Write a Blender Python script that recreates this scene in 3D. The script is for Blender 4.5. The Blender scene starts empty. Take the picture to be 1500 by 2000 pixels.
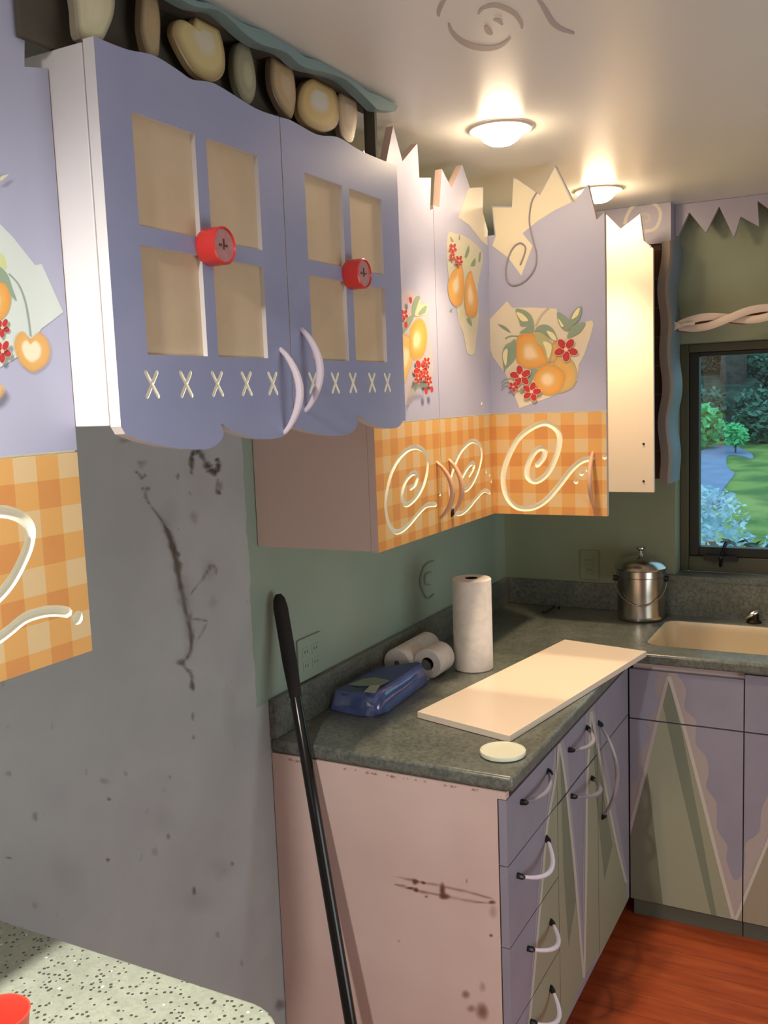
import bpy, bmesh, math, random
from mathutils import Vector, Matrix

# ------------------------------------------------------------------ camera
scene = bpy.context.scene
FPX = 1846.43                                    # focal length in pixels of the 1500 x 2000 frame
CAM = Vector((1.3669, -3.5793, 1.7610))
FW = Vector((-0.46912704, 0.8749719, -0.1197664)).normalized()
RT = Vector((0.88282838, 0.46818206, -0.03767766)).normalized()
UP = Vector((-0.02310558, 0.12340878, 0.99208689)).normalized()
cam_data = bpy.data.cameras.new('camera')
cam = bpy.data.objects.new('camera', cam_data)
scene.collection.objects.link(cam)
cam_data.sensor_fit = 'VERTICAL'
cam_data.sensor_height = 36.0
cam_data.lens = 36.0 * FPX / 2000.0
cam_data.clip_start = 0.02
cam.matrix_world = Matrix(((RT.x, UP.x, -FW.x, CAM.x), (RT.y, UP.y, -FW.y, CAM.y), (RT.z, UP.z, -FW.z, CAM.z), (0, 0, 0, 1)))
scene.camera = cam

# ------------------------------------------------------------------ light and exposure
scene.view_settings.view_transform = 'Standard'
scene.view_settings.look = 'None'
scene.view_settings.exposure = 0.92
scene.view_settings.gamma = 1.0
scene.view_settings.use_curve_mapping = False
BULB = 40.0                                     # radiance of the downlight bulbs
BEAM = 22.0                                     # power of the downlight reflector beams
BULB_COLOR = (1.0, 0.76, 0.50)
BULB_WHITE = (1.0, 0.96, 0.91)
world = bpy.data.worlds.new('world')
scene.world = world
world.use_nodes = True
world.node_tree.nodes['Background'].inputs[0].default_value = (0.42, 0.80, 1.0, 1)   # blue dusk sky
world.node_tree.nodes['Background'].inputs[1].default_value = 0.75
def area(name, loc, target, sx, sy, power, color):
    l = bpy.data.lights.new(name, 'AREA'); l.shape = 'RECTANGLE'; l.size = sx; l.size_y = sy
    l.energy = power; l.color = color
    o = bpy.data.objects.new(name, l); scene.collection.objects.link(o)
    o.location = loc
    o.rotation_euler = (Vector(target) - Vector(loc)).to_track_quat('-Z', 'Y').to_euler()
    return o
area('rear_fill_light', (1.6, -5.93, 1.45), (1.6, 0, 1.35), 2.0, 1.3, 4.0, (0.95, 0.98, 0.95))  # added fill from behind the camera; the rear wall has no window
area('side_fill_light', (3.13, -2.3, .78), (0, -2.3, .8), 1.7, 1.3, 13.0, (0.84, 0.97, 1.0))  # added low fill, shaped to reach the alcove wall; no door exists here

# ------------------------------------------------------------------ helpers
R = random.Random(7)
def col(r, g, b):
    f = lambda c: (c / 255 / 12.92) if c / 255 <= 0.04045 else ((c / 255 + 0.055) / 1.055) ** 2.4
    return (f(r), f(g), f(b), 1.0)
AX = {'x': 0, 'y': 1, 'z': 2}
def at(px, py, axis, v):                         # the point of the plane axis = v along a sight line
    d = FW + RT * ((px - 750) / FPX) - UP * ((py - 1000) / FPX)
    i = AX[axis]
    return CAM + d * ((v - CAM[i]) / d[i])
def Z(ox, oy, s, pts): return [(ox + x / s, oy + y / s) for x, y in pts]
def curve(pts, k=6, closed=False):               # Catmull-Rom through points (any dimension)
    n = len(pts); out = []
    P = [Vector(p) for p in pts]
    segs = n if closed else n - 1
    for i in range(segs):
        p1, p2 = P[i], P[(i + 1) % n]
        p0 = P[i - 1] if (closed or i > 0) else p1
        p3 = P[(i + 2) % n] if (closed or i + 2 < n) else p2
        for j in range(k):
            t = j / k
            out.append(0.5 * ((2 * p1) + (p2 - p0) * t + (2 * p0 - 5 * p1 + 4 * p2 - p3) * t * t + (3 * p1 - p0 - 3 * p2 + p3) * t ** 3))
    if not closed: out.append(P[-1].copy())
    return out

def new(): return bmesh.new()
def box(bm, x0, x1, y0, y1, z0, z1, mi=0):
    v = [bm.verts.new((x, y, z)) for z in (z0, z1) for x, y in ((x0, y0), (x1, y0), (x1, y1), (x0, y1))]
    for q in ((3, 2, 1, 0), (4, 5, 6, 7), (0, 1, 5, 4), (1, 2, 6, 5), (2, 3, 7, 6), (3, 0, 4, 7)):
        f = bm.faces.new([v[i] for i in q]); f.material_index = mi
def prism(bm, pts, off, mf=0, ms=0, mb=None):    # front outline pts, pushed back by off
    off = Vector(off); mb = ms if mb is None else mb
    a = [bm.verts.new(p) for p in pts]; b = [bm.verts.new(Vector(p) + off) for p in pts]
    fs = []
    f = bm.faces.new(a); f.material_index = mf; fs.append(f)
    f = bm.faces.new(b[::-1]); f.material_index = mb; fs.append(f)
    n = len(a)
    for i in range(n):
        f = bm.faces.new([a[i], b[i], b[(i + 1) % n], a[(i + 1) % n]]); f.material_index = ms; fs.append(f)
    bmesh.ops.recalc_face_normals(bm, faces=fs)
def tube(bm, pts, r, n=10, mi=0, flat=None, cap=True):
    pts = [Vector(p) for p in pts]
    m = len(pts); rr = r if isinstance(r, (list, tuple)) else [r] * m
    rings = []; ref = None; fs = []
    if cap:                                       # rounded ends
        t0 = (pts[0] - pts[1]).normalized(); t1 = (pts[-1] - pts[-2]).normalized()
        pts = [pts[0] + t0 * rr[0] * 0.8] + pts + [pts[-1] + t1 * rr[-1] * 0.8]
        rr = [rr[0] * 0.5] + list(rr) + [rr[-1] * 0.5]; m += 2
    for i, p in enumerate(pts):
        t = (pts[min(i + 1, m - 1)] - pts[max(i - 1, 0)]).normalized()
        if ref is None:
            ref = t.orthogonal().normalized() if flat is None else Vector(flat)
        u = (ref - t * ref.dot(t)).normalized(); w = t.cross(u); ref = u if flat is None else Vector(flat)
        k = 1.0 if flat is None else 0.35
        rings.append([bm.verts.new(p + u * math.cos(2 * math.pi * j / n) * rr[i] * k + w * math.sin(2 * math.pi * j / n) * rr[i]) for j in range(n)])
    for a, b in zip(rings, rings[1:]):
        for j in range(n):
            f = bm.faces.new([a[j], a[(j + 1) % n], b[(j + 1) % n], b[j]]); f.material_index = mi; fs.append(f)
    for ring in (rings[0][::-1], rings[-1]):
        f = bm.faces.new(ring); f.material_index = mi; fs.append(f)
    bmesh.ops.recalc_face_normals(bm, faces=fs)
def lathe(bm, prof, c, n=32, mi=0, axis='z', mis=None):   # prof [(r, h)]
    c = Vector(c); fs = []
    def pt(r, h, a):
        x, y = r * math.cos(a), r * math.sin(a)
        return c + (Vector((x, y, h)) if axis == 'z' else Vector((h, x, y)) if axis == 'x' else Vector((x, h, y)))
    rings = []
    for r, h in prof:
        rings.append([bm.verts.new(pt(0, h, 0))] if r < 1e-6 else [bm.verts.new(pt(r, h, 2 * math.pi * j / n)) for j in range(n)])
    for i, (a, b) in enumerate(zip(rings, rings[1:])):
        for j in range(n):
            va = [a[0]] if len(a) == 1 else [a[j], a[(j + 1) % n]]
            vb = [b[0]] if len(b) == 1 else [b[(j + 1) % n], b[j]]
            if len(va) + len(vb) < 3: continue
            f = bm.faces.new(va + vb); f.material_index = mis[i] if mis else mi; fs.append(f)
    bmesh.ops.recalc_face_normals(bm, faces=fs)

# painted decoration: flat paint, colour and coverage stored per vertex of the painted shape
def px_of(x, y, z):                              # where a point falls in the 1500 x 2000 frame
    d = Vector((x, y, z)) - CAM; k = FPX / d.dot(FW)
    return (750 + k * d.dot(RT), 1000 - k * d.dot(UP))
class Paint:
    def __init__(s, axis, v, sgn, bm, mi, rect=None):
        s.ax, s.v, s.sgn, s.bm, s.mi, s.k, s.rect = axis, v, sgn, bm, mi, 0, rect
        s.lay = bm.loops.layers.float_color.get('art') or bm.loops.layers.float_color.new('art')
        s.cov = bm.loops.layers.float_color.get('cover') or bm.loops.layers.float_color.new('cover')
        s.lay = bm.loops.layers.float_color.get('art')
    def on(s, px, py, d): return at(px, py, s.ax, s.v) + Vector([s.sgn * d if i == AX[s.ax] else 0 for i in range(3)])
    def lift(s): s.k += 1; return 0.0003 + 0.00012 * s.k
    def face(s, vs, cs):
        f = s.bm.faces.new(vs); f.material_index = s.mi
        n = f.normal if f.normal.length else Vector((0, 0, 1))
        f.normal_update()
        for l, c in zip(f.loops, cs): l[s.lay] = (c[0], c[1], c[2], 1); l[s.cov] = (c[3], c[3], c[3], 1)
        if f.normal[AX[s.ax]] * s.sgn < 0: f.normal_flip()
    def poly(s, pts, c, a=1.0, smooth=0):
        if smooth: pts = [tuple(p) for p in curve(pts, smooth, True)]
        d = s.lift(); w = [s.on(x, y, d) for x, y in pts]
        if s.rect:
            w = clip(w, s.rect)
            if len(w) < 3: return
        c = (c[0], c[1], c[2], a)
        s.face([s.bm.verts.new(p) for p in w], [c] * len(w))
    def fan(s, center, pts, stops, smooth=4):    # stops [(t, colour, alpha)] from the centre to the outline
        if smooth: pts = [tuple(p) for p in curve(pts, smooth, True)]
        d = s.lift(); cx, cy = center; n = len(pts); rings = []
        for t, c, a in stops:
            cc = (c[0], c[1], c[2], a)
            if t == 0: rings.append(([s.bm.verts.new(s.on(cx, cy, d))], cc))
            else: rings.append(([s.bm.verts.new(s.on(cx + (x - cx) * t, cy + (y - cy) * t, d)) for x, y in pts], cc))
        for (A, ca), (B, cb) in zip(rings, rings[1:]):
            for j in range(n):
                if len(A) == 1: s.face([A[0], B[j], B[(j + 1) % n]], [ca, cb, cb])
                else: s.face([A[j], B[j], B[(j + 1) % n], A[(j + 1) % n]], [ca, cb, cb, ca])
    def stroke(s, pts, w, c, a=1.0, smooth=5, ends=None):
        if smooth and len(pts) > 2: pts = [tuple(p) for p in curve(pts, smooth)]
        P = [Vector(p) for p in pts]; d = s.lift(); L = []; n = len(P)
        for i, p in enumerate(P):
            t = (P[min(i + 1, n - 1)] - P[max(i - 1, 0)]).normalized(); q = Vector((-t.y, t.x))
            ww = w if ends is None else w * (ends + (1 - ends) * math.sin(math.pi * i / (n - 1)))
            L.append((p + q * ww / 2, p - q * ww / 2))
        c = (c[0], c[1], c[2], a)
        for (a0, b0), (a1, b1) in zip(L, L[1:]):
            w3 = [s.on(x, y, d) for x, y in (a0, b0, b1, a1)]
            if s.rect:
                w3 = clip(w3, s.rect)
                if len(w3) < 3: continue
            s.face([s.bm.verts.new(p) for p in w3], [c] * len(w3))
    def soft(s, pts, w, c, a=1.0, ends=.5):
        P = [Vector(p) for p in (curve(pts, 4) if len(pts) > 2 else pts)]; d = s.lift(); L = []; n = len(P)
        for i, p in enumerate(P):
            t = (P[min(i + 1, n - 1)] - P[max(i - 1, 0)]).normalized(); q = Vector((-t.y, t.x))
            k = (ends + (1 - ends) * math.sin(math.pi * i / (n - 1))) * R.uniform(.7, 1.2); al = a * R.uniform(.35, 1.15) * (.15 if i in (0, n - 1) else 1)
            L.append((p + q * w * k * R.uniform(.7, 1.2), p, p - q * w * k * R.uniform(.7, 1.2), min(1, al)))
        for (a0, m0, b0, f0), (a1, m1, b1, f1) in zip(L, L[1:]):
            for (u0, v0, u1, v1, fu0, fv0, fu1, fv1) in ((a0, m0, a1, m1, 0, f0, 0, f1), (m0, b0, m1, b1, f0, 0, f1, 0)):
                cc = [(c[0], c[1], c[2], x) for x in (fu0, fv0, fv1, fu1)]
                s.face([s.bm.verts.new(s.on(x.x, x.y, d)) for x in (u0, v0, v1, u1)], cc)
    def flower(s, cx, cy, r, sx=1.0, n=5, rot=0.3, red=None, mid=None):
        red = red or col(196, 52, 52); lt = col(238, 205, 180)
        r *= 1.12
        for k in range(n):
            a = rot + 2 * math.pi * k / n
            px, py = cx + sx * math.cos(a) * r * .58, cy + math.sin(a) * r * .58
            el = []
            for j in range(8):
                b = 2 * math.pi * j / 8
                u, v = math.cos(b) * r * .45, math.sin(b) * r * .30
                el.append((px + sx * (u * math.cos(a) - v * math.sin(a)), py + u * math.sin(a) + v * math.cos(a)))
            big = [(px + (x - px) * 1.22, py + (y - py) * 1.22) for x, y in el]
            s.poly(big, lt, 0.8); s.fan((px, py), el, [(0, red, 1), (.7, red, 1), (1, col(170, 45, 48), 1)], 2)
        s.poly([(cx + sx * r * .2 * math.cos(j), cy + r * .2 * math.sin(j)) for j in range(6)], mid or lt)
def clip(w, rect):                               # keep the part of a painted polygon that lies on one front
    for i, lo, hi in rect:
        for lim, sg in ((lo, 1), (hi, -1)):
            out = []
            for a, b in zip(w, w[1:] + w[:1]):
                da, db = (a[i] - lim) * sg, (b[i] - lim) * sg
                if da >= 0: out.append(a)
                if (da >= 0) != (db >= 0): out.append(a + (b - a) * (da / (da - db)))
            w = out
            if len(w) < 3: return []
    return w

def thing(name, label, cat, base, group=None):
    o = bpy.data.objects.new(name, None); scene.collection.objects.link(o)
    o.empty_display_size = 0.05; o.location = base
    o['label'] = label; o['category'] = cat
    if group: o['group'] = group
    return o
def root(o):
    while o.parent: o = o.parent
    return o
def mesh(name, bm, mats, parent=None, base=None, label=None, cat=None, group=None, kind=None, bevel=0, sharp=35):
    b = Vector(root(parent).location) if parent else Vector(base or (0, 0, 0))
    bmesh.ops.translate(bm, verts=bm.verts, vec=-b)
    me = bpy.data.meshes.new(name); bm.to_mesh(me); bm.free()
    for m in (mats if isinstance(mats, (list, tuple)) else [mats]): me.materials.append(m)
    me.shade_smooth(); me.set_sharp_from_angle(angle=math.radians(sharp))
    o = bpy.data.objects.new(name, me); scene.collection.objects.link(o)
    if parent: o.parent = parent
    else: o.location = b
    if label: o['label'] = label
    if cat: o['category'] = cat
    if group: o['group'] = group
    if kind: o['kind'] = kind
    if bevel:
        md = o.modifiers.new('bevel', 'BEVEL'); md.width = bevel; md.segments = 3; md.limit_method = 'ANGLE'; md.angle_limit = math.radians(40)
    return o
def cut(bm, cutters, nm):                        # carve the cutters out of a slab; material slots keep their index
    def tmp(b):
        me = bpy.data.meshes.new('t'); b.to_mesh(me); b.free()
        for i in range(nm): me.materials.append(SLOT[i])
        o = bpy.data.objects.new('t', me); scene.collection.objects.link(o); return o
    bmesh.ops.remove_doubles(bm, verts=bm.verts, dist=1e-5)
    o = tmp(bm)
    for c in cutters:
        for self_x in (False, True):
            k = tmp(c.copy())
            md = o.modifiers.new('b', 'BOOLEAN'); md.object = k; md.operation = 'DIFFERENCE'; md.solver = 'EXACT'; md.material_mode = 'INDEX'; md.use_self = self_x
            bpy.context.view_layer.update()
            me = bpy.data.meshes.new_from_object(o.evaluated_get(bpy.context.evaluated_depsgraph_get()))
            o.modifiers.clear(); m = k.data; bpy.data.objects.remove(k); bpy.data.meshes.remove(m)
            xs = lambda M: [sum(((max(v.co[i] for v in M.vertices) - min(v.co[i] for v in M.vertices)) if len(M.vertices) else 0) for i in range(3))][0]
            vol = lambda M: _vol(M)
            if len(me.vertices) and xs(me) > .9 * xs(o.data) and vol(me) > .8 * vol(o.data):
                old = o.data; o.data = me; bpy.data.meshes.remove(old); break
            bpy.data.meshes.remove(me)
        else: print('CUT SKIPPED')
        c.free()
    out = bmesh.new(); out.from_mesh(o.data)
    m = o.data; bpy.data.objects.remove(o); bpy.data.meshes.remove(m)
    return out
def _vol(M):
    b = bmesh.new(); b.from_mesh(M); v = abs(b.calc_volume()); b.free(); return v

# ------------------------------------------------------------------ materials
def mat(name, c, rough=0.5, metal=0.0, **kw):
    m = bpy.data.materials.new(name); m.use_nodes = True
    b = m.node_tree.nodes['Principled BSDF']
    b.inputs['Base Color'].default_value = c; b.inputs['Roughness'].default_value = rough; b.inputs['Metallic'].default_value = metal
    for k, v in kw.items(): b.inputs[k].default_value = v
    return m
class NT:
    def __init__(s, m): s.t = m.node_tree; s.b = s.t.nodes['Principled BSDF']
    def n(s, typ, **kw):
        x = s.t.nodes.new(typ)
        for k, v in kw.items(): setattr(x, k, v)
        return x
    def put(s, sock, v):
        if isinstance(v, bpy.types.NodeSocket): s.t.links.new(v, sock)
        else: sock.default_value = v
    def m(s, op, a, b=0.0, c=0.0):
        x = s.n('ShaderNodeMath', operation=op)
        for i, v in enumerate((a, b, c)): s.put(x.inputs[i], v)
        return x.outputs[0]
    def mix(s, f, a, b):
        x = s.n('ShaderNodeMix', data_type='RGBA')
        s.put(x.inputs[0], f); s.put(x.inputs[6], a); s.put(x.inputs[7], b); return x.outputs[2]
    def obj(s): return s.n('ShaderNodeTexCoord').outputs['Object']
    def xyz(s, v):
        x = s.n('ShaderNodeSeparateXYZ'); s.put(x.inputs[0], v); return x.outputs
    def noise(s, v, scale, detail=3, rough=.5):
        x = s.n('ShaderNodeTexNoise'); s.put(x.inputs['Vector'], v); x.inputs['Scale'].default_value = scale
        x.inputs['Detail'].default_value = detail; x.inputs['Roughness'].default_value = rough; return x.outputs['Fac']
    def ramp(s, f, stops, interp='LINEAR'):
        x = s.n('ShaderNodeValToRGB'); s.put(x.inputs[0], f); r = x.color_ramp; r.interpolation = interp
        while len(r.elements) < len(stops): r.elements.new(0.5)
        for e, (p, c) in zip(r.elements, stops): e.position = p; e.color = c
        return x.outputs[0]
    def step(s, v, lo, hi):
        x = s.n('ShaderNodeMapRange'); s.put(x.inputs[0], v); x.inputs[1].default_value = lo; x.inputs[2].default_value = hi; return x.outputs[0]
    def color(s, v): s.put(s.b.inputs['Base Color'], v)
    def bump(s, h, strength=.2, dist=.002):
        x = s.n('ShaderNodeBump'); x.inputs['Strength'].default_value = strength; x.inputs['Distance'].default_value = dist
        s.put(x.inputs['Height'], h); s.t.links.new(x.outputs[0], s.b.inputs['Normal'])
def mottled(name, c1, c2, scale, rough=.5, lo=.4, hi=.6, bump=0.0, **kw):
    m = mat(name, c1, rough, **kw); t = NT(m); o = t.obj(); f = t.noise(o, scale, 4)
    t.color(t.ramp(f, [(lo, c1), (hi, c2)]))
    if bump: t.bump(t.noise(o, scale * 4, 2), bump)
    return m

LAV = col(172, 168, 204)
M_lav = mottled('lavender_paint', col(158, 156, 186), col(164, 161, 190), 6, .42)
M_white = mottled('white_melamine', col(212, 207, 206), col(217, 212, 210), 4, .4)
M_cream = mat('cream_melamine', col(240, 226, 205), .35)
M_carve = mat('carved_cream', col(246, 240, 215), .55)
M_back = mottled('beige_panel', col(206, 182, 150), col(212, 189, 158), 9, .55)
M_pink = mat('pinkish_panel', col(222, 196, 186), .5)
M_black = mat('black_plastic', col(18, 16, 16), .35)
M_red = mat('red_enamel', col(226, 62, 58), .3)
M_pinkface = mottled('pink_knob_face', col(205, 150, 150), col(190, 140, 140), 60, .35)
M_handle = mat('handle_lilac', col(226, 212, 222), .35)
M_handle_wood = mat('handle_tan', col(214, 170, 138), .4)
M_handle_dim = mat('handle_grey', col(150, 142, 150), .35)
M_paper = mottled('tissue_paper', col(238, 230, 224), col(230, 222, 216), 40, .9, bump=.15)
M_dark = mat('dark_hole', col(26, 20, 18), .8)
M_steel = mat('brushed_steel', col(190, 182, 172), .22, 1.0)
M_art = mat('painted_art', (1, 1, 1, 1), .5)
t = NT(M_art); a = t.n('ShaderNodeVertexColor', layer_name='art'); t.color(a.outputs['Color']); a2 = t.n('ShaderNodeVertexColor', layer_name='cover'); t.put(t.b.inputs['Alpha'], a2.outputs['Color'])

def door_material(name, axis, split, base):      # lavender above, orange gingham below the groove
    m = mat(name, LAV, .42); t = NT(m); o = t.obj(); s = t.xyz(o)
    u = s[AX[axis]]; z = s[2]; P = 0.078
    su = t.m('LESS_THAN', t.m('FRACT', t.m('ADD', t.m('DIVIDE', u, P), 20.0)), .5)
    sz = t.m('LESS_THAN', t.m('FRACT', t.m('ADD', t.m('DIVIDE', z, P), 20.2)), .5)
    k = t.m('MULTIPLY', t.m('ADD', su, sz), .5)
    g = t.ramp(k, [(0.0, col(216, 188, 142)), (.25, col(217, 163, 94)), (.75, col(206, 138, 76))], 'CONSTANT')
    nz = t.noise(o, 30, 3)
    g = t.mix(t.m('MULTIPLY', nz, .25), g, col(226, 178, 108))
    up = t.ramp(t.noise(o, 5, 2), [(.3, col(174, 176, 200)), (.7, col(181, 182, 204))])
    t.color(t.mix(t.m('GREATER_THAN', z, split - base[2]), g, up))
    return m
M_dark_wood = mat('dark_brown_board', col(80, 72, 60), .75)
SLOT = [M_lav, M_white, M_carve, M_back, M_art]

def counter_material(name, c1, c2, c3, specks=None):
    m = mat(name, c1, .28); t = NT(m); o = t.obj()
    a = t.ramp(t.noise(o, 14, 5, .7), [(.35, c1), (.65, c2)])
    b = t.ramp(t.noise(o, 90, 4, .75), [(.44, (0, 0, 0, 1)), (.60, (1, 1, 1, 1))])
    c = t.mix(t.m('MULTIPLY', b, .55), a, c3)
    if specks:
        v = t.n('ShaderNodeTexVoronoi'); t.put(v.inputs['Vector'], o); v.inputs['Scale'].default_value = 125
        v.inputs['Randomness'].default_value = 1
        rnd = t.xyz(v.outputs['Color'])[0]
        f = t.m('MULTIPLY', t.m('LESS_THAN', v.outputs['Distance'], .33), t.m('GREATER_THAN', rnd, .52))
        c = t.mix(f, c, specks)
        f = t.m('MULTIPLY', t.m('LESS_THAN', v.outputs['Distance'], .30), t.m('LESS_THAN', rnd, .025))
        c = t.mix(f, c, (1, 1, 1, 1))
    t.color(c); return m
M_counter = counter_material('grey_green_laminate', col(102, 106, 97), col(124, 126, 115), col(58, 62, 58))
M_quartz = counter_material('pale_speckled_quartz', col(180, 187, 166), col(198, 203, 182), col(166, 171, 153), col(88, 90, 80))

# walls, floor, ceiling
M_green = mottled('green_wall_paint', col(140, 158, 142), col(146, 163, 148), 2.5, .6, bump=.08)
M_olive = mottled('olive_wall_paint', col(140, 148, 122), col(146, 153, 128), 2.5, .6, bump=.08)
M_leftwall = mat('left_wall_paint', (1, 1, 1, 1), .62); t = NT(M_leftwall); o = t.obj(); s = t.xyz(o)
edge = t.m('ADD', t.m('ADD', s[1], t.m('MULTIPLY', t.noise(o, 14, 4), .03)), t.m('MULTIPLY', t.m('LESS_THAN', s[2], 1.01), -.09))
grey = t.ramp(t.noise(o, 3.5, 4), [(.3, col(166, 169, 169)), (.55, col(176, 179, 178)), (.8, col(168, 168, 173))])
sp = t.ramp(t.noise(o, 26, 2), [(.70, (0, 0, 0, 1)), (.78, (1, 1, 1, 1))])
grey = t.mix(t.m('MULTIPLY', sp, .35), grey, col(112, 98, 88))
grn = t.ramp(t.noise(o, 3, 3), [(.35, col(140, 158, 142)), (.65, col(148, 164, 150))])
t.color(t.mix(t.m('GREATER_THAN', edge, -1.722), grey, grn)); t.bump(t.noise(o, 60, 3), .12)
M_ceil = mottled('satin_ceiling_paint', col(229, 230, 222), col(232, 233, 226), 1.5, .36)
M_plain = mat('pale_room_paint', col(190, 186, 180), .7)
M_floor = mat('red_wood_floor', (1, 1, 1, 1), .38); t = NT(M_floor); o = t.obj()
mp = t.n('ShaderNodeMapping'); t.put(mp.inputs[0], o); mp.inputs['Scale'].default_value = (1.2, 9, 1)
w = t.ramp(t.noise(mp.outputs[0], 3, 5, .6), [(.3, col(136, 54, 24)), (.5, col(160, 70, 32)), (.72, col(180, 88, 44))])
s = t.xyz(o); pl = t.m('LESS_THAN', t.m('FRACT', t.m('ADD', t.m('DIVIDE', s[1], .09), 100)), .03)
t.color(t.mix(t.m('MULTIPLY', pl, .5), w, col(60, 24, 14)))

CEIL = 2.39
# ------------------------------------------------------------------ the room
def struct(name, bm, m, **kw): return mesh(name, bm, m, kind='structure', **kw)
b = new(); box(b, -.12, 0, -6.0, .2, 0, CEIL)
pt = Paint('x', 0.0, 1, b, 1)                    # stains on the bare alcove wall
ST = lambda pts: Z(0, 800, 3, pts)
br = col(106, 95, 85); b2 = col(130, 121, 112)
def smudge(x, y, rx, ry, al, c=None, rot=0.0):
    o = []
    for k in range(9):
        a = 2 * math.pi * k / 9; u, v = rx * math.cos(a) * R.uniform(.6, 1.35), ry * math.sin(a) * R.uniform(.6, 1.35)
        o.append((x + u * math.cos(rot) - v * math.sin(rot), y + u * math.sin(rot) + v * math.cos(rot)))
    c = c or br; pt.fan((x, y), o, [(0, c, al), (.45, c, al * .75), (1, c, 0)], 2)
main = [(880, 560), (960, 670), (1000, 770), (1030, 900), (1060, 1040), (1090, 1190), (1120, 1330), (1110, 1430), (1060, 1490)]
pt.soft(ST(main), 16, b2, .22); pt.soft(ST(main), 7, br, .55)
pt.soft(ST([(960, 675), (1000, 760), (1030, 860), (1045, 960), (1055, 1060)]), 11, br, .75); pt.soft(ST([(1000, 780), (1030, 840), (1060, 850)]), 8, br, .8)
pt.soft(ST([(1120, 385), (1122, 320), (1125, 265), (1160, 245), (1200, 305), (1235, 355), (1270, 365), (1278, 310), (1262, 285)]), 11, col(86, 74, 64), .9)
pt.soft(ST([(1262, 465), (1275, 480), (1295, 498)]), 7, br, .8); pt.soft(ST([(1040, 370), (1042, 390), (1038, 412)]), 6, br, .5); pt.soft(ST([(1275, 400), (1272, 440), (1262, 470)]), 4, b2, .4)
pt.soft(ST([(785, 360), (810, 375), (835, 400), (852, 370)]), 6, br, .5); pt.soft(ST([(825, 462), (850, 466), (880, 460)]), 8, br, .55); pt.soft(ST([(850, 480), (855, 520), (880, 560)]), 6, b2, .5)
pt.soft(ST([(1110, 1085), (1180, 1000), (1210, 950), (1240, 915), (1265, 935), (1262, 970)]), 6, b2, .5); pt.soft(ST([(1125, 1225), (1165, 1230), (1215, 1238)]), 5, b2, .5); pt.soft(ST([(1215, 1240), (1180, 1310), (1150, 1360)]), 4, b2, .4)
pt.soft(ST([(1060, 1490), (1100, 1530), (1120, 1560), (1128, 1650)]), 7, br, .55); pt.soft(ST([(1120, 1180), (1110, 1260), (1125, 1340), (1110, 1430)]), 7, b2, .5)
for x, y, rx, ry, al in ((353, 1295, 10, 8, .6), (374, 1340, 6, 12, .5), (376, 1400, 5, 9, .4), (377, 1440, 4, 6, .35), (330, 1010, 30, 50, .10), (360, 1180, 22, 90, .12), (405, 1110, 18, 26, .16), (415, 1175, 12, 18, .14), (378, 1010, 10, 16, .25), (428, 950, 8, 10, .35), (240, 860, 20, 7, .3), (275, 905, 12, 10, .3),
                         (211, 1561, 4, 5, .75), (209, 1679, 3.5, 5, .8), (378, 1739, 5, 10, .7), (327, 1634, 4, 8, .5), (452, 1686, 3, 6, .6), (330, 1518, 3, 5, .5), (200, 1525, 12, 8, .25), (15, 1675, 8, 3, .5), (67, 1595, 5, 13, .45), (15, 1511, 8, 6, .35), (423, 1826, 4, 9, .4), (470, 1880, 4, 7, .35), (345, 1033, 2, 2, .6), (243, 1510, 3, 6, .4), (67, 1768, 6, 8, .25), (300, 1665, 8, 12, .25), (430, 1700, 26, 30, .10), (380, 1760, 40, 30, .10), (320, 1600, 30, 40, .07), (125, 1700, 40, 50, .06), (450, 1400, 30, 60, .07), (545, 1960, 10, 16, .5)):
    smudge(x, y, rx, ry, al, br if al > .3 else b2)
gd = col(126, 143, 128)                          # scroll painted on the green wall
pt.stroke([(845, 1095), (828, 1105), (820, 1130), (822, 1150), (833, 1168), (846, 1160)], 2.2, gd, 1)
pt.stroke([(840, 1117), (830, 1122), (829, 1140), (838, 1142)], 2, gd, 1)
struct('wall_left', b, [M_leftwall, M_art])
WX0, WX1, WZ0, WZ1 = .675, 1.66, 1.046, 1.915     # window opening
b = new(); box(b, 0, WX0, 0, .2, 0, CEIL); box(b, WX1, 3.2, 0, .2, 0, CEIL); box(b, WX0, WX1, 0, .2, 0, WZ0); box(b, WX0, WX1, 0, .2, WZ1, CEIL)
struct('wall_back', b, M_olive)
b = new(); box(b, 3.2, 3.3, -6.0, .2, 0, CEIL); struct('wall_right', b, M_plain)
b = new(); box(b, -.12, 3.3, -6.1, -6.0, 0, CEIL); struct('wall_rear', b, M_plain)
b = new(); box(b, -.12, 3.3, -6.1, .2, -.1, 0); struct('floor', b, M_floor)
b = new(); box(b, -.12, 3.3, -6.1, .2, CEIL, CEIL + .1)
pt = Paint('z', CEIL, -1, b, 1)                  # grey scrolls painted on the ceiling
sc = lambda pts: Z(840, 0, 4.6875, pts)
g1 = col(188, 174, 164)
pt.stroke(sc([(160, -40), (110, 30), (80, 100), (80, 150)]), 9, g1, 1, ends=.4)
pt.stroke(sc([(170, 210), (200, 290), (280, 370), (400, 425), (540, 440), (650, 415), (740, 340)]), 12, g1, 1, ends=.3)
pt.stroke(sc([(440, 130), (480, 75), (580, 45), (680, 70), (780, 130), (835, 210), (840, 260)]), 10, g1, 1, ends=.3)
pt.stroke(sc([(510, 235), (530, 280), (570, 310)]), 11, g1, 1, ends=.5); pt.stroke(sc([(580, 175), (630, 185), (665, 225)]), 8, g1, 1, ends=.4)
pt.stroke(sc([(985, -20), (1040, 60), (1090, 150), (1140, 220), (1220, 270), (1320, 300)]), 10, col(184, 174, 178), 1, ends=.5)
struct('ceiling', b, [M_ceil, M_art])

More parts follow.
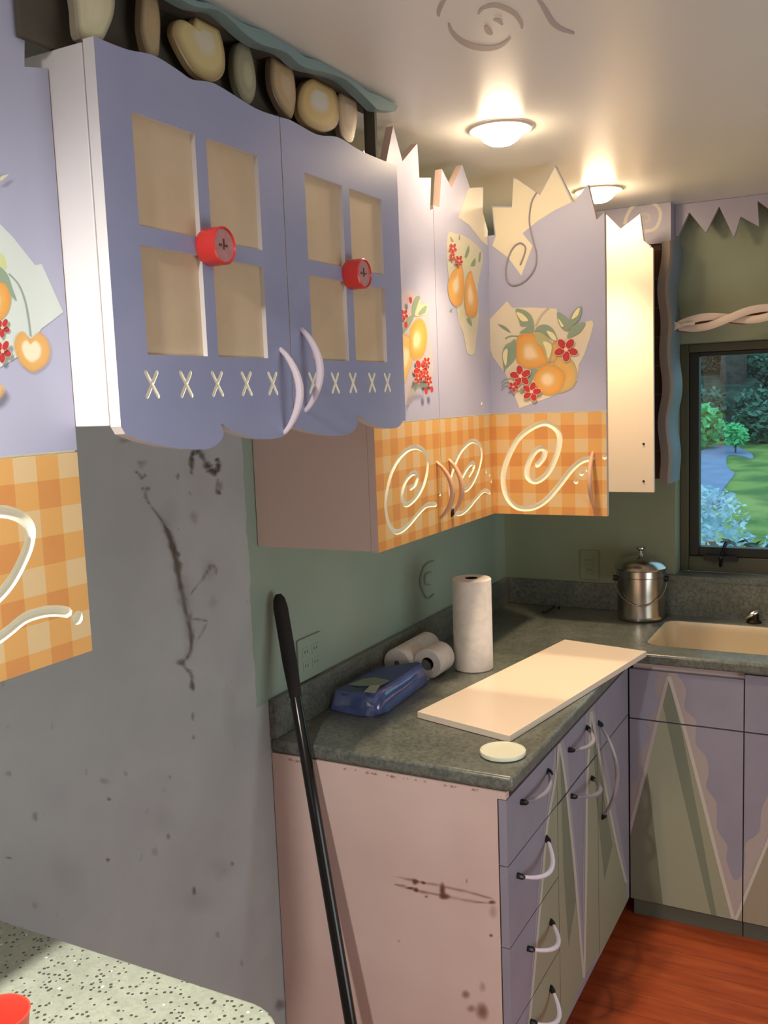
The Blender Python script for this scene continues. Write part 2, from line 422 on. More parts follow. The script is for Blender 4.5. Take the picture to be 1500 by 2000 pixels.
# ------------------------------------------------------------------ window
M_frame = mat('olive_window_frame', col(84, 82, 62), .5)
M_sash = mat('dark_sash', col(38, 36, 28), .5)
M_glass = bpy.data.materials.new('window_glass'); M_glass.use_nodes = True
nt = M_glass.node_tree; nt.nodes.clear()
go = nt.nodes.new('ShaderNodeOutputMaterial'); gt = nt.nodes.new('ShaderNodeBsdfTransparent'); gg = nt.nodes.new('ShaderNodeBsdfGlossy'); gm = nt.nodes.new('ShaderNodeMixShader')
gg.inputs['Roughness'].default_value = .02; gm.inputs[0].default_value = .05
nt.links.new(gt.outputs[0], gm.inputs[1]); nt.links.new(gg.outputs[0], gm.inputs[2]); nt.links.new(gm.outputs[0], go.inputs[0])
w1 = bpy.data.objects.new('window_1', None); scene.collection.objects.link(w1); w1.location = (WX0, .1, 1.064); w1['kind'] = 'structure'
b = new()
box(b, WX0, .707, .085, .15, 1.064, WZ1); box(b, 1.628, WX1, .085, .15, 1.064, WZ1)
box(b, .707, 1.628, .085, .15, 1.064, 1.122); box(b, .707, 1.628, .085, .15, 1.884, WZ1)
mesh('window_frame', b, M_frame, w1, bevel=.003)
b = new()
box(b, .707, .743, .095, .14, 1.122, 1.884); box(b, 1.592, 1.628, .095, .14, 1.122, 1.884)
box(b, .743, 1.592, .095, .14, 1.122, 1.157); box(b, .743, 1.592, .095, .14, 1.869, 1.884)
mesh('sash', b, M_sash, w1, bevel=.003)
b = new(); box(b, .743, 1.592, .118, .122, 1.157, 1.869); mesh('pane', b, M_glass, w1)
b = new(); box(b, .634, 1.70, -.022, .0, 1.046, 1.064); box(b, WX0, WX1, .0, .085, 1.046, 1.064); mesh('sill', b, M_counter, w1)
b = new(); p0 = at(1376, 1088, 'y', .08); p1 = at(1441, 1093, 'y', .08)
box(b, p0.x, p1.x, .062, .085, p0.z - .009, p0.z + .009, 0)
q = [at(x, y, 'y', .05) for x, y in ((1406, 1106), (1408, 1090), (1412, 1075), (1418, 1060))]
tube(b, [q[0] + Vector((0, .012, 0)), q[1] + Vector((0, .008, 0)), q[2], q[3]], [.006, .007, .006, .007], 10)
tube(b, [q[1] + Vector((0, .02, 0)), q[1]], .008, 10)
mesh('crank_handle', b, M_black, w1)

# ------------------------------------------------------------------ recessed downlights
M_trim = mat('light_trim_white', col(225, 215, 200), .35)
def bulb_mat(name, c, k):
    m = mat(name, (1, 1, 1, 1), .4); t = NT(m); t.b.inputs['Emission Color'].default_value = (*c, 1); t.b.inputs['Emission Strength'].default_value = k; return m
M_bulb = bulb_mat('warm_bulb', BULB_COLOR, BULB); M_bulb2 = bulb_mat('white_bulb', BULB_WHITE, BULB * 1.2)
def downlight(x, y, label, bm_, color, power, cone=88):
    L = thing('recessed_downlight', label, 'ceiling light', (x, y, CEIL), 'recessed downlights in the ceiling')
    b = new(); lathe(b, [(.056, -.001), (.060, -.007), (.074, -.006), (.078, -.001)], (x, y, CEIL), 40); mesh('trim_ring', b, M_trim, L)
    b = new(); lathe(b, [(.052, -.001), (.052, -.006), (.050, -.016), (.042, -.028), (.027, -.037), (0, -.041)], (x, y, CEIL), 32); mesh('bulb', b, bm_, L)
    l = bpy.data.lights.new('reflector_beam', 'SPOT'); l.energy = power; l.color = color; l.spot_size = math.radians(cone); l.spot_blend = 1.0; l.shadow_soft_size = .035
    o = bpy.data.objects.new('reflector_beam', l); scene.collection.objects.link(o); o.parent = L; o.location = (0, 0, -.09)
downlight(.532, -1.36, 'recessed ceiling light with glowing bulb nearer the glass-fronted cabinet', M_bulb, BULB_COLOR, BEAM)
downlight(.538, -.512, 'recessed ceiling light with glowing bulb near the window corner', M_bulb, BULB_COLOR, BEAM)
downlight(.555, -3.32, 'recessed ceiling light above the pale speckled counter', M_bulb2, BULB_WHITE, BEAM * 2.6, 168)

# ------------------------------------------------------------------ upper cabinets with gingham doors
XD, XB = .339, .320                              # face and back of the doors
ZG, ZS = 1.408, 1.700                            # bottom of the doors, groove between gingham and lavender
def swirl(axis, v, pts, r=.0076, depth=.0042, sgn=1):   # cutter for a routed line
    b = new()
    q = []
    for p in curve(pts, 5):
        w = at(p[0], p[1], axis, v); w[AX[axis]] += -sgn * (depth - r) ; q.append(w)
    # the tube's centre sits just above the face so that only its lower part bites into the wood
    tube(b, q, r, 12, 2)
    return b
def dots(axis, v, pts, r=.009, sgn=1):
    out = []
    for x, y in pts:
        w = at(x, y, axis, v); w[AX[axis]] += sgn * .003
        b = new(); bmesh.ops.create_icosphere(b, subdivisions=2, radius=r, matrix=Matrix.Translation(w))
        for f in b.faces: f.material_index = 2
        out.append(b)
    return out
C7 = lambda pts: Z(700, 650, 3, pts)
C3 = lambda pts: Z(700, 150, 3, pts)
pale = col(205, 196, 174); green = col(146, 164, 140); lgreen = col(206, 208, 168); yel = col(238, 228, 178)
orange = col(232, 160, 70); gold = col(226, 178, 100); hi = col(242, 216, 176); shade = col(206, 178, 124)
def fruit(pt, c, pts, e=None, h=None):
    pt.fan(c, pts, [(0, h or hi, 1), (.22, h or hi, 1), (.5, gold, 1), (.85, e or orange, 1), (1, e or shade, .75)])

def finish_door(bm, cutters, name, material, parent, paint, edge=None):
    bm = cut(bm, cutters, 5)
    if paint: paint(bm)
    return mesh(name, bm, [material, edge or M_white, M_carve, M_back, M_art], parent, sharp=18)
def groove(axis, a0, a1):
    b = new()
    if axis == 'y': box(b, XD - .004, XD + .01, a0 - .01, a1 + .01, ZS, ZS + .0035, 2)
    return b
def carcass(bm, x1, y0, y1, z0, z1, mi=0, t=.016, front=None):   # open-fronted box on the left wall
    box(bm, 0.002, x1, y0, y0 + t, z0, z1, mi); box(bm, .002, x1, y1 - t, y1, z0, z1, mi)
    box(bm, .002, x1, y0 + t, y1 - t, z0, z0 + t, mi); box(bm, .002, x1, y0 + t, y1 - t, z1 - t, z1, mi)
    box(bm, .002, .010, y0 + t, y1 - t, z0 + t, z1 - t, mi)
    zm = (z0 + z1) / 2; box(bm, .010, x1 - .03, y0 + t, y1 - t, zm - .008, zm + .008, mi)
def bow(bm, p0, p1, out, r, n=12, mi=0, dip=0.0):
    p0, p1, out = Vector(p0), Vector(p1), Vector(out); q = []; rr = []
    for i in range(n + 1):
        t = i / n; s = math.sin(math.pi * t) ** .8 if 0 < t < 1 else 0
        q.append(p0.lerp(p1, t) + out * s + Vector((0, 0, -dip * s))); rr.append(r * (.65 + .45 * math.sin(math.pi * t)))
    tube(bm, q, rr, 10, mi)

# the cabinet nearest the camera, cut by the left edge of the photograph
base = Vector((0, -2.585, ZG))
U1 = thing('upper_cabinet', 'lavender and orange gingham wall cabinet left of the glass-fronted cabinet', 'cabinet', base, 'gingham wall cabinets')
b = new(); carcass(b, .319, -3.05, -2.588, ZG + .004, 2.10); mesh('carcass', b, M_white, U1)
Y0, Y1 = -3.046, -2.587
outl = [(Y1, ZG), (Y1, 2.226), (-2.628, 2.217), (-2.617, 2.310), (-2.662, 2.372), (-2.700, 2.25), (-2.742, 2.355), (-2.79, 2.30), (-2.80, 2.22), (-2.86, 2.35), (-2.91, 2.24), (-2.98, 2.34), (Y0, 2.25), (Y0, ZG)]
b = new(); prism(b, [(XD, y, z) for y, z in outl], (XB - XD, 0, 0), 0, 1, 1)
cs = [swirl('x', XD, Z(0, 800, 3, [(-330, 760), (-240, 660), (-120, 605), (0, 597), (80, 612), (140, 645), (178, 700), (170, 790), (130, 890), (70, 1000), (0, 1085), (-110, 1180), (-220, 1230)]), .0095, .006),
      swirl('x', XD, Z(0, 800, 3, [(-90, 1390), (0, 1335), (60, 1290), (150, 1220), (250, 1187), (330, 1180), (400, 1188)]), .0085, .006), groove('y', Y0, Y1)] + dots('x', XD, Z(0, 800, 3, [(455, 1220)]), .011)
def paint_near(bm):
    pt = Paint('x', XD, 1, bm, 4); q = lambda pts: Z(0, 330, 4.256, pts)
    pt.poly(q([(-400, 420), (-150, 380), (0, 460), (100, 560), (290, 800), (345, 790), (525, 1190), (340, 1330), (250, 1500), (0, 1650), (-400, 1700)]), col(210, 220, 212), 1)
    pt.poly(q([(-300, 560), (0, 690), (50, 800), (20, 840), (-300, 900)]), col(214, 222, 160), .9, 3)
    fruit(pt, q([(-70, 1110)])[0], q([(-260, 1100), (-200, 960), (-60, 900), (60, 960), (92, 1090), (50, 1220), (-70, 1290), (-210, 1240)]))
    pt.poly(q([(-40, 800), (30, 840), (70, 900), (95, 980), (135, 1095), (85, 1050), (40, 950), (-30, 930)]), col(150, 172, 146), .9, 3)
    pt.stroke(q([(70, 870), (150, 960), (205, 1100), (235, 1260), (250, 1390)]), 3, col(150, 165, 160), .9)
    pt.fan(q([(250, 1510)])[0], q([(105, 1470), (130, 1370), (190, 1345), (250, 1405), (320, 1350), (390, 1400), (425, 1510), (395, 1620), (310, 1690), (250, 1695), (160, 1620)]),
           [(0, col(240, 228, 196), 1), (.42, col(240, 228, 196), 1), (.56, gold, 1), (.85, col(228, 172, 96), .95), (1, col(214, 190, 160), .2)], 4)
    x, y = q([(10, 1320)])[0]; pt.flower(x, y, 17, .8)
    x, y = q([(5, 1515)])[0]; pt.flower(x, y, 20, .8)
    pt.fan(q([(-60, 1840)])[0], q([(-160, 1840), (-60, 1760), (20, 1800), (25, 1870), (-60, 1950)]), [(0, hi, 1), (.6, gold, .9), (1, gold, .1)])
    pt.poly(q([(60, 45), (0, 100), (-60, 110), (0, 60)]), col(236, 228, 190), .9)
finish_door(b, cs, 'door', door_material('gingham_door_near', 'y', ZS, base), U1, paint_near)

# double cabinet between the glass-fronted cabinet and the open corner cabinet
YA, YM, YB = -1.696, -1.338, -.968
base = Vector((0, YA, ZG))
U2 = thing('upper_cabinet', 'pair of closed gingham doors with two bow handles over the paper towels', 'cabinet', base, 'gingham wall cabinets')
b = new(); carcass(b, .319, YA, YB - .002, ZG + .002, 2.10); mesh('carcass', b, M_pink, U2)
md = door_material('gingham_door_side', 'y', ZS, base)
top1 = [at(x, y, 'x', XD) for x, y in ((743, 318), (754, 318), (768, 246), (786, 315), (815, 280), (819, 347), (842, 347), (840, 412), (856, 412))]
pts = [Vector((XD, YA + .001, ZG)), Vector((XD, YA + .001, 2.30))] + [Vector((XD, min(p.y, YM - .002), p.z)) for p in top1] + [Vector((XD, YM - .001, top1[-1].z)), Vector((XD, YM - .001, ZG))]
b = new(); prism(b, pts, (XB - XD, 0, 0), 0, 1, 1)
cs = [swirl('x', XD, C7([(455, 1005), (400, 1012), (350, 1060), (300, 1120), (250, 1160), (210, 1162), (175, 1110), (160, 1000), (180, 870), (220, 765), (280, 692), (340, 670), (390, 700), (407, 770), (390, 870), (350, 950), (300, 1000), (268, 1000), (256, 950), (272, 880), (305, 832), (335, 820), (347, 845), (335, 885), (305, 910)])), groove('y', YA, YM)] + dots('x', XD, C7([(478, 942)]), .008)
def paint_1(bm):
    pt = Paint('x', XD, 1, bm, 4); q = lambda pts: Z(770, 430, 5.405, pts)
    pt.poly(q([(60, 780), (330, 870), (380, 1250), (410, 1500), (400, 1660), (300, 1720), (150, 1950), (60, 1800)]), col(190, 180, 186), 1, 3)
    fruit(pt, q([(130, 1450)])[0], q([(30, 1230), (120, 1200), (190, 1280), (190, 1480), (140, 1640), (100, 1740), (40, 1720)]), shade)
    fruit(pt, q([(225, 1270)])[0], q([(160, 1180), (200, 1080), (260, 1030), (320, 1080), (347, 1200), (335, 1350), (290, 1450), (210, 1480), (160, 1400)]))
    pt.poly(q([(85, 1200), (100, 1100), (150, 1020), (205, 1010), (190, 1060), (150, 1130)]), green, .9, 3)
    pt.poly(q([(185, 1000), (190, 880), (230, 805), (270, 810), (250, 900), (225, 1000)]), green, .9, 3); pt.poly(q([(215, 1010), (240, 900), (270, 830), (275, 900), (355, 880), (330, 985), (290, 1005)]), lgreen, .9, 3)
    pt.poly(q([(245, 1000), (290, 930), (340, 900), (320, 980)]), green, .9, 3)
    for x, y, r in ((95, 1000, 9), (270, 1570, 15), (325, 1500, 8), (340, 1700, 8), (225, 1670, 8), (300, 1640, 8)):
        x, y = q([(x, y)])[0]; pt.flower(x, y, r * 1.15, .75)
    for x, y in ((135, 850), (300, 1810), (360, 1790), (85, 1110)):
        x, y = q([(x, y)])[0]; pt.poly([(x - 3, y - 5), (x + 2, y - 6), (x + 3, y + 3), (x - 1, y + 6)], col(198, 58, 56), 1, 3)
    pt.poly(q([(150, 1760), (260, 1720), (320, 1760), (200, 1790), (140, 1900)]), green, .5, 3)
d = finish_door(b, cs, 'door', md, U2, paint_1, M_pink)
b = new(); bow(b, at(853, 903, 'x', XD), at(860, 1012, 'x', XD), (.040, 0, 0), .0065); mesh('handle', b, M_handle_wood, d)
top2 = [at(x, y, 'x', XD) for x, y in ((858, 405), (863, 330), (882, 368), (903, 322), (918, 367), (944, 365), (943, 413), (954, 453))]
pts = [Vector((XD, YM + .001, ZG)), Vector((XD, YM + .001, top2[0].z))] + [Vector((XD, max(YM + .002, min(p.y, YB - .002)), p.z)) for p in top2] + [Vector((XD, YB - .001, top2[-1].z)), Vector((XD, YB - .001, ZG))]
b = new(); prism(b, pts, (XB - XD, 0, 0), 0, 1, 1)
cs = [swirl('x', XD, C7([(770, 935), (735, 926), (690, 970), (650, 1020), (600, 1058), (560, 1040), (536, 950), (540, 860), (570, 760), (610, 682), (665, 635), (710, 655), (722, 720), (705, 800), (670, 880), (630, 920), (605, 900), (608, 850), (640, 790), (668, 764), (678, 785), (650, 835)])), groove('y', YM, YB)] + dots('x', XD, C7([(748, 812), (768, 832), (778, 870), (722, 412)]), .006)
def paint_2(bm):
    pt = Paint('x', XD, 1, bm, 4); q = lambda pts: Z(770, 430, 5.405, pts)
    pt.poly(C3([(640, 660), (655, 652), (728, 650), (727, 790), (757, 900), (757, 990), (720, 960), (650, 870), (585, 825)]), col(226, 216, 196), 1)
    pt.poly(q([(560, 160), (640, 140), (760, 180), (900, 300), (935, 420), (880, 700), (890, 1000), (860, 1280), (840, 1410), (770, 1400), (730, 1200), (680, 1070), (640, 800), (570, 600)]), col(206, 200, 178), 1, 3)
    pt.poly(q([(700, 440), (740, 330), (770, 260), (802, 232), (792, 330), (770, 400), (830, 360), (870, 380), (912, 320), (900, 430), (850, 490), (760, 500)]), lgreen, .95, 3)
    pt.poly(q([(740, 380), (780, 270), (790, 330), (760, 400)]), green, .7, 3); pt.poly(q([(800, 480), (850, 400), (850, 480)]), green, .8, 3); pt.poly(q([(885, 440), (895, 350), (912, 340), (905, 430)]), green, .8, 3)
    pt.poly(q([(595, 220), (590, 170), (625, 230)]), green, .6, 3); pt.poly(q([(675, 210), (685, 150), (692, 200)]), green, .7, 3)
    fruit(pt, q([(640, 680)])[0], q([(600, 560), (650, 500), (690, 430), (722, 520), (738, 700), (722, 850), (680, 910), (620, 900), (572, 800), (562, 680)]))
    fruit(pt, q([(795, 790)])[0], q([(750, 640), (775, 560), (812, 540), (842, 660), (880, 830), (867, 990), (820, 1035), (760, 1000), (735, 850)]))
    pt.poly(q([(760, 1040), (800, 1040), (818, 1115), (780, 1080)]), green, .9, 3); pt.poly(q([(690, 1040), (705, 960), (725, 960), (700, 1050)]), lgreen, .9, 3); pt.poly(q([(580, 950), (610, 930), (600, 960)]), green, .8, 3)
    for x, y, r in ((610, 300, 8), (600, 390, 6), (665, 430, 8)):
        x, y = q([(x, y)])[0]; pt.flower(x, y, r * 1.2, .75)
d = finish_door(b, cs, 'door', md, U2, paint_2, M_pink)
b = new(); bow(b, at(877, 898, 'x', XD), at(882, 1005, 'x', XD), (.034, 0, 0), .0065); mesh('handle', b, M_handle_wood, d)
b = new(); p = at(882, 1005, 'x', XD); tube(b, [p + Vector((-.001, 0, -.003)), p + Vector((.008, 0, .012))], .006, 8); mesh('handle_tip', b, M_black, d, label='black handle tip')

# corner cabinet whose two doors stand open at right angles to the wall
YC = -.331
base = Vector((0, YB, ZG))
U3 = thing('corner_cabinet', 'open corner wall cabinet, one fruit-painted gingham door and one cream door swung out', 'cabinet', base)
b = new(); carcass(b, .319, YB, YC, ZG + .002, 2.10); mesh('carcass', b, M_cream, U3)
XE = .676
tp = [at(x, y, 'y', YB) for x, y in ((966, 459), (960, 402), (1000, 403), (1002, 345), (1012, 352), (1055, 380), (1084, 323), (1120, 396), (1148, 360), (1165, 429), (1180, 416))]
pts = [Vector((XD, YB, ZG)), Vector((XD, YB, tp[0].z))] + [Vector((max(XD + .001, min(p.x, XE - .001)), YB, p.z)) for p in tp] + [Vector((XE, YB, tp[-1].z + .005)), Vector((XE, YB, ZG))]
b = new(); prism(b, pts, (0, .019, 0), 0, 1, 1)
g = new(); box(g, XD - .01, XE + .01, YB - .01, YB + .004, ZS, ZS + .0035, 2)
cs = [swirl('y', YB, C7([(1370, 735), (1310, 750), (1250, 800), (1180, 890), (1100, 980), (1020, 1025), (930, 1022), (870, 960), (848, 860), (868, 755), (930, 630), (1010, 560), (1090, 530), (1155, 560), (1180, 620), (1160, 720), (1110, 820), (1045, 870), (995, 850), (990, 790), (1015, 725), (1055, 680), (1092, 685), (1085, 730), (1048, 775)]), .009, .006, -1), g] + dots('y', YB, C7([(1443, 728), (1345, 803), (1307, 825), (1275, 872)]), .008, -1)
def paint_3(bm):
    pt = Paint('y', YB, -1, bm, 4); q = lambda pts: Z(940, 570, 5.769, pts)
    pt.poly(C3([(786, 765), (900, 766), (909, 600), (930, 600), (1065, 695), (1152, 530), (1250, 735), (1150, 782), (1050, 845), (962, 918), (1020, 990), (955, 1165), (880, 1062), (785, 990), (806, 930)]), col(232, 222, 194), 1)
    pt.poly(q([(290, 105), (350, 180), (560, 175), (850, 190), (870, 330), (1000, 380), (1250, 320), (1265, 370), (1230, 510), (1165, 700), (1100, 820), (1080, 1000), (900, 1130), (770, 1190), (430, 1310), (380, 1180), (350, 1110), (290, 950), (130, 730), (90, 600), (75, 480), (95, 310)]), col(226, 214, 188), 1)
    pt.poly(q([(185, 360), (260, 385), (310, 425), (335, 465), (280, 440), (220, 400)]), green, .7, 3)
    pt.stroke(q([(270, 530), (330, 500), (420, 500), (470, 480)]), 3, green, .8)
    for yy in (0, 40, 80): pt.stroke(q([(230, 1030 + yy), (270, 985 + yy), (330, 985 + yy)]), 2.5, green, .6)
    pt.stroke(q([(765, 180), (700, 240), (650, 310), (615, 390)]), 3.5, col(196, 184, 160), 1)
    fruit(pt, q([(900, 940)])[0], q([(850, 700), (960, 720), (1050, 800), (1085, 930), (1050, 1060), (960, 1120), (860, 1130), (790, 950)]), col(206, 178, 118), col(222, 168, 92))
    fruit(pt, q([(830, 680)])[0], q([(790, 600), (860, 560), (865, 720), (810, 800), (745, 780)]), col(212, 166, 100), col(218, 176, 112))
    fruit(pt, q([(545, 690)])[0], q([(395, 540), (470, 465), (600, 470), (680, 560), (740, 700), (765, 800), (700, 835), (580, 872), (440, 840), (388, 740)]))
    fruit(pt, q([(735, 985)])[0], q([(590, 1000), (630, 880), (740, 815), (860, 840), (945, 930), (935, 1040), (880, 1130), (770, 1170), (660, 1130)]))
    for L in ([(530, 885), (640, 872), (590, 960), (560, 1040), (530, 1010)], [(430, 1115), (500, 1040), (470, 1145)], [(380, 530), (397, 600), (392, 720), (350, 800), (280, 865), (265, 910), (248, 820), (240, 690), (275, 600), (330, 570)],
              [(388, 198), (480, 203), (560, 258), (595, 350), (592, 450), (520, 458), (430, 460), (530, 385), (450, 390), (430, 330)], [(600, 450), (640, 390), (730, 368), (820, 430), (862, 552), (800, 540), (700, 470), (640, 440)],
              [(860, 228), (940, 268), (1000, 340), (1002, 420), (960, 442), (900, 400), (865, 320)], [(1000, 300), (1040, 220), (1130, 158), (1122, 280), (1080, 340), (1010, 390)], [(970, 520), (1000, 430), (1060, 370), (1175, 342), (1130, 440), (1060, 490)]):
        pt.poly(q(L), green, .95, 3)
    pt.poly(q([(610, 460), (700, 470), (790, 560), (803, 640), (770, 795), (730, 740), (690, 620), (630, 580)]), col(186, 182, 130), 1, 3)
    for L in ([(400, 230), (470, 252), (532, 322), (480, 335), (440, 310)], [(740, 440), (820, 470), (852, 550), (790, 525)], [(700, 560), (790, 592), (790, 680), (757, 752), (735, 660)], [(300, 640), (295, 760), (280, 835), (250, 760), (252, 680)], [(870, 300), (930, 380), (905, 392)], [(1020, 310), (1060, 220), (1115, 180), (1090, 270)]):
        pt.poly(q(L), yel, 1, 3)
    for x, y, r, rr in ((960, 650, 118, .3), (450, 950, 105, .8), (575, 1125, 95, 1.2), (372, 1068, 52, .2)):
        x, y = q([(x, y)])[0]; pt.flower(x, y, r / 5.769, 1.0, 5, rr)
d = finish_door(b, cs, 'door', door_material('gingham_door_open', 'x', ZS, base), U3, paint_3, M_pink)
d['label'] = 'open lavender and gingham door with painted oranges'
b = new(); q = [at(x, y, 'y', YB) for x, y in C3([(1045, 680), (1015, 740), (1003, 850), (1025, 960), (1045, 1040), (1035, 1120), (985, 1190), (920, 1222), (880, 1205), (865, 1140), (880, 1060), (910, 1000), (950, 975), (980, 1000), (970, 1050), (950, 1100)])]
tube(b, curve([p + Vector((0, -.002, 0)) for p in q], 5), .0024, 6); mesh('wire_scroll', b, M_handle_dim, d, label='thin dark scroll line')
b = new(); p = at(1158, 884, 'y', YB); p2 = at(1160, 990, 'y', YB); bow(b, p, p2, (0, -.04, 0), .0065); mesh('handle', b, M_handle_wood, d)
tp = [at(x, y, 'y', YC) for x, y in ((1183, 418), (1212, 447), (1250, 418), (1257, 470), (1278, 485))]
XF4 = .668
pts = [Vector((XD, YC, ZG)), Vector((XD, YC, 2.22)), Vector((.40, YC, 2.30)), Vector((.45, YC, 2.24))] + tp[:-1] + [Vector((XF4, YC, tp[-1].z)), Vector((XF4, YC, ZG))]
b = new(); prism(b, pts, (0, .017, 0), 0, 1, 2)
d = mesh('door', b, [M_cream, M_pink, M_lav], U3, label='open door showing its plain cream inside')
for x, y in ((1257, 867), (1257, 940), (1270, 481)):
    p = at(x, y, 'y', YC); b = new(); lathe(b, [(0, -.002), (.003, -.002), (.0042, .0), (.0042, .001)], p, 12, axis='y'); mesh('screw_hole', b, M_dark if y > 500 else M_steel, d)

# ------------------------------------------------------------------ glass-front style cabinet over the fridge alcove
XF, YL, YR, YS = .424, -2.585, -1.703, -2.148
base = Vector((0, YL, 1.736))
FC = thing('fridge_alcove_cabinet', 'lavender cabinet with two four-paned doors, stitched crosses and scalloped lower edge', 'cabinet', base)
b = new(); box(b, .002, .402, YL, YR - .004, 1.736, 2.249); mesh('carcass', b, M_white, FC, bevel=.002)
ztop = lambda pts: [(at(x, y, 'x', XF).y, at(x, y, 'x', XF).z) for x, y in pts]
wt = [(p.x, p.y) for p in curve(ztop([(205, 80), (250, 97), (300, 108), (345, 135), (375, 155), (410, 160), (440, 175), (500, 212), (545, 228), (570, 236), (620, 263), (660, 268), (700, 292), (735, 308), (770, 322)]), 4)]
def scallop(pts): return [(p.x, p.y) for p in curve(ztop(pts), 4)]
M_fdoor = mottled('lavender_door_paint', col(150, 156, 190), col(156, 161, 194), 6, .4)
def fridge_door(y0, y1, bottom, yo0, yo1, cross, handle, knob, lab):
    top = [(y, z) for y, z in wt if y0 + .006 < y < y1 - .006]
    zt0 = min(wt, key=lambda p: abs(p[0] - y0))[1]; zt1 = min(wt, key=lambda p: abs(p[0] - y1))[1]
    outl = [(y0, bottom[0][1]), (y0, zt0)] + top + [(y1, zt1), (y1, bottom[-1][1])] + [p for p in bottom[::-1] if y0 + .003 < p[0] < y1 - .003]
    b = new(); prism(b, [(XF, y, z) for y, z in outl], (-.0195, 0, 0), 0, 1, 1)
    ym = (yo0 + yo1) / 2; zm = 2.003; h = .0135
    cs = []
    for a0, a1 in ((yo0, ym - h), (ym + h, yo1)):
        for c0, c1 in ((1.836, zm - h), (zm + h, 2.171)):
            c = new(); box(c, XF - .0085, XF + .02, a0, a1, c0, c1, 1)
            for f in c.faces:
                if f.calc_center_median().x < XF - .008: f.material_index = 3
            cs.append(c)
    for cy in cross:
        for s in (1, -1):
            c = new(); tube(c, [(XF + .0014, cy - s * .012, 1.793 - .0175), (XF + .0014, cy + s * .012, 1.793 + .0175)], .0038, 10, 2); cs.append(c)
    d = mesh('door', cut(b, cs, 5), [M_fdoor, M_white, M_carve, M_back, M_art], FC, sharp=18, label=lab)
    b = new(); (x0, z0), (x1, z1) = handle
    p, q = at(x0, z0, 'x', XF), at(x1, z1, 'x', XF); bow(b, p, q, (.036, 0, 0), .0065, 14); mesh('handle', b, M_handle, d)
    kc = Vector((XF, ym, zm))
    b = new(); lathe(b, [(0, -.002), (.026, -.002), (.029, .004), (.029, .034), (.0265, .036), (.0255, .032), (0, .031)], kc, 32, axis='x', mis=[0, 0, 0, 0, 0, 0])
    k = mesh('button_knob', b, M_red, d, label='round red knob' if knob == 0 else 'dark red round knob')
    b = new(); lathe(b, [(.0253, .0325), (.0, .0328)], kc, 28, axis='x'); mesh('knob_face', b, M_pinkface, k)
    b = new()
    box(b, XF + .0325, XF + .034, ym - .012, ym - .006, zm - .002, zm + .002); box(b, XF + .0325, XF + .034, ym + .000, ym + .009, zm - .0015, zm + .0015)
    box(b, XF + .0325, XF + .034, ym - .002, ym + .001, zm - .006, zm + .010)
    mesh('knob_mark', b, mat('knob_mark_dark', col(110, 70, 68), .5), k)
bl = scallop([(222, 834), (245, 848), (285, 863), (330, 873), (380, 878), (412, 875), (430, 862), (437, 846), (431, 828)]) + scallop([(434, 827), (455, 842), (500, 856), (535, 857), (556, 850), (564, 838)])
br_ = scallop([(570, 832), (600, 842), (640, 850), (672, 850), (690, 842), (698, 828), (695, 811)]) + scallop([(698, 810), (725, 828), (755, 837), (778, 834), (787, 822)])
fridge_door(YL, YS - .0015, bl, -2.521, -2.220, [-2.516, -2.440, -2.364, -2.286, -2.210], ((548, 682), (556, 845)), 0, 'near door with red knob')
fridge_door(YS + .0015, YR, br_, -2.076, -1.780, [-2.079, -1.999, -1.930, -1.851, -1.783], ((588, 642), (597, 802)), 1, 'far door with red knob')

# painted fruit frieze above that cabinet
FZ = thing('fruit_frieze', 'dark frieze of cut-out painted fruit under a teal wavy rail, above the lavender cabinet', 'frieze', (.35, -2.15, 2.25))
b = new(); box(b, .342, .352, -2.64, -1.795, 2.25, 2.388); mesh('backboard', b, M_dark_wood, FZ)
M_teal = mat('teal_rail_paint', col(120, 146, 148), .5)
tpz = [at(x, y, 'x', .418) for x, y in ((340, -25), (380, 0), (415, 9), (452, 32), (480, 48), (514, 60), (538, 74), (574, 96), (596, 111), (622, 119), (658, 139), (694, 160), (718, 178), (742, 188), (778, 207))]
btz = [at(x, y, 'x', .418) for x, y in ((773, 217), (740, 214), (728, 204), (694, 171), (670, 153), (634, 141), (603, 134), (584, 125), (564, 106), (545, 97), (509, 86), (478, 65), (452, 40), (425, 20), (380, 12), (340, -10))]
up = [(p.x, p.y) for p in curve([(p.y, min(p.z, 2.3885)) for p in tpz], 4)]; dn = [(p.x, p.y) for p in curve([(p.y, p.z) for p in btz], 4)]
left = [(-2.45, dn[-1][1]), (-2.55, dn[-1][1] + .005), (-2.64, dn[-1][1]), (-2.64, up[0][1]), (-2.55, min(2.3885, up[0][1] + .003)), (-2.45, up[0][1])]
b = new(); prism(b, [(.418, y, min(z, 2.3885)) for y, z in left + up + dn], (-.024, 0, 0)); mesh('wavy_rail', b, M_teal, FZ)
b = new(); box(b, .352, .394, -2.64, -1.715, 2.3695, 2.382); mesh('top_board', b, M_dark_wood, FZ)
b = new(); box(b, .372, .398, -1.748, -1.738, 2.25, 2.37); mesh('post', b, M_dark_wood, FZ)
M_apple = mat('painted_fruit', (1, 1, 1, 1), .35); t = NT(M_apple); a = t.n('ShaderNodeVertexColor', layer_name='art'); t.color(a.outputs['Color'])
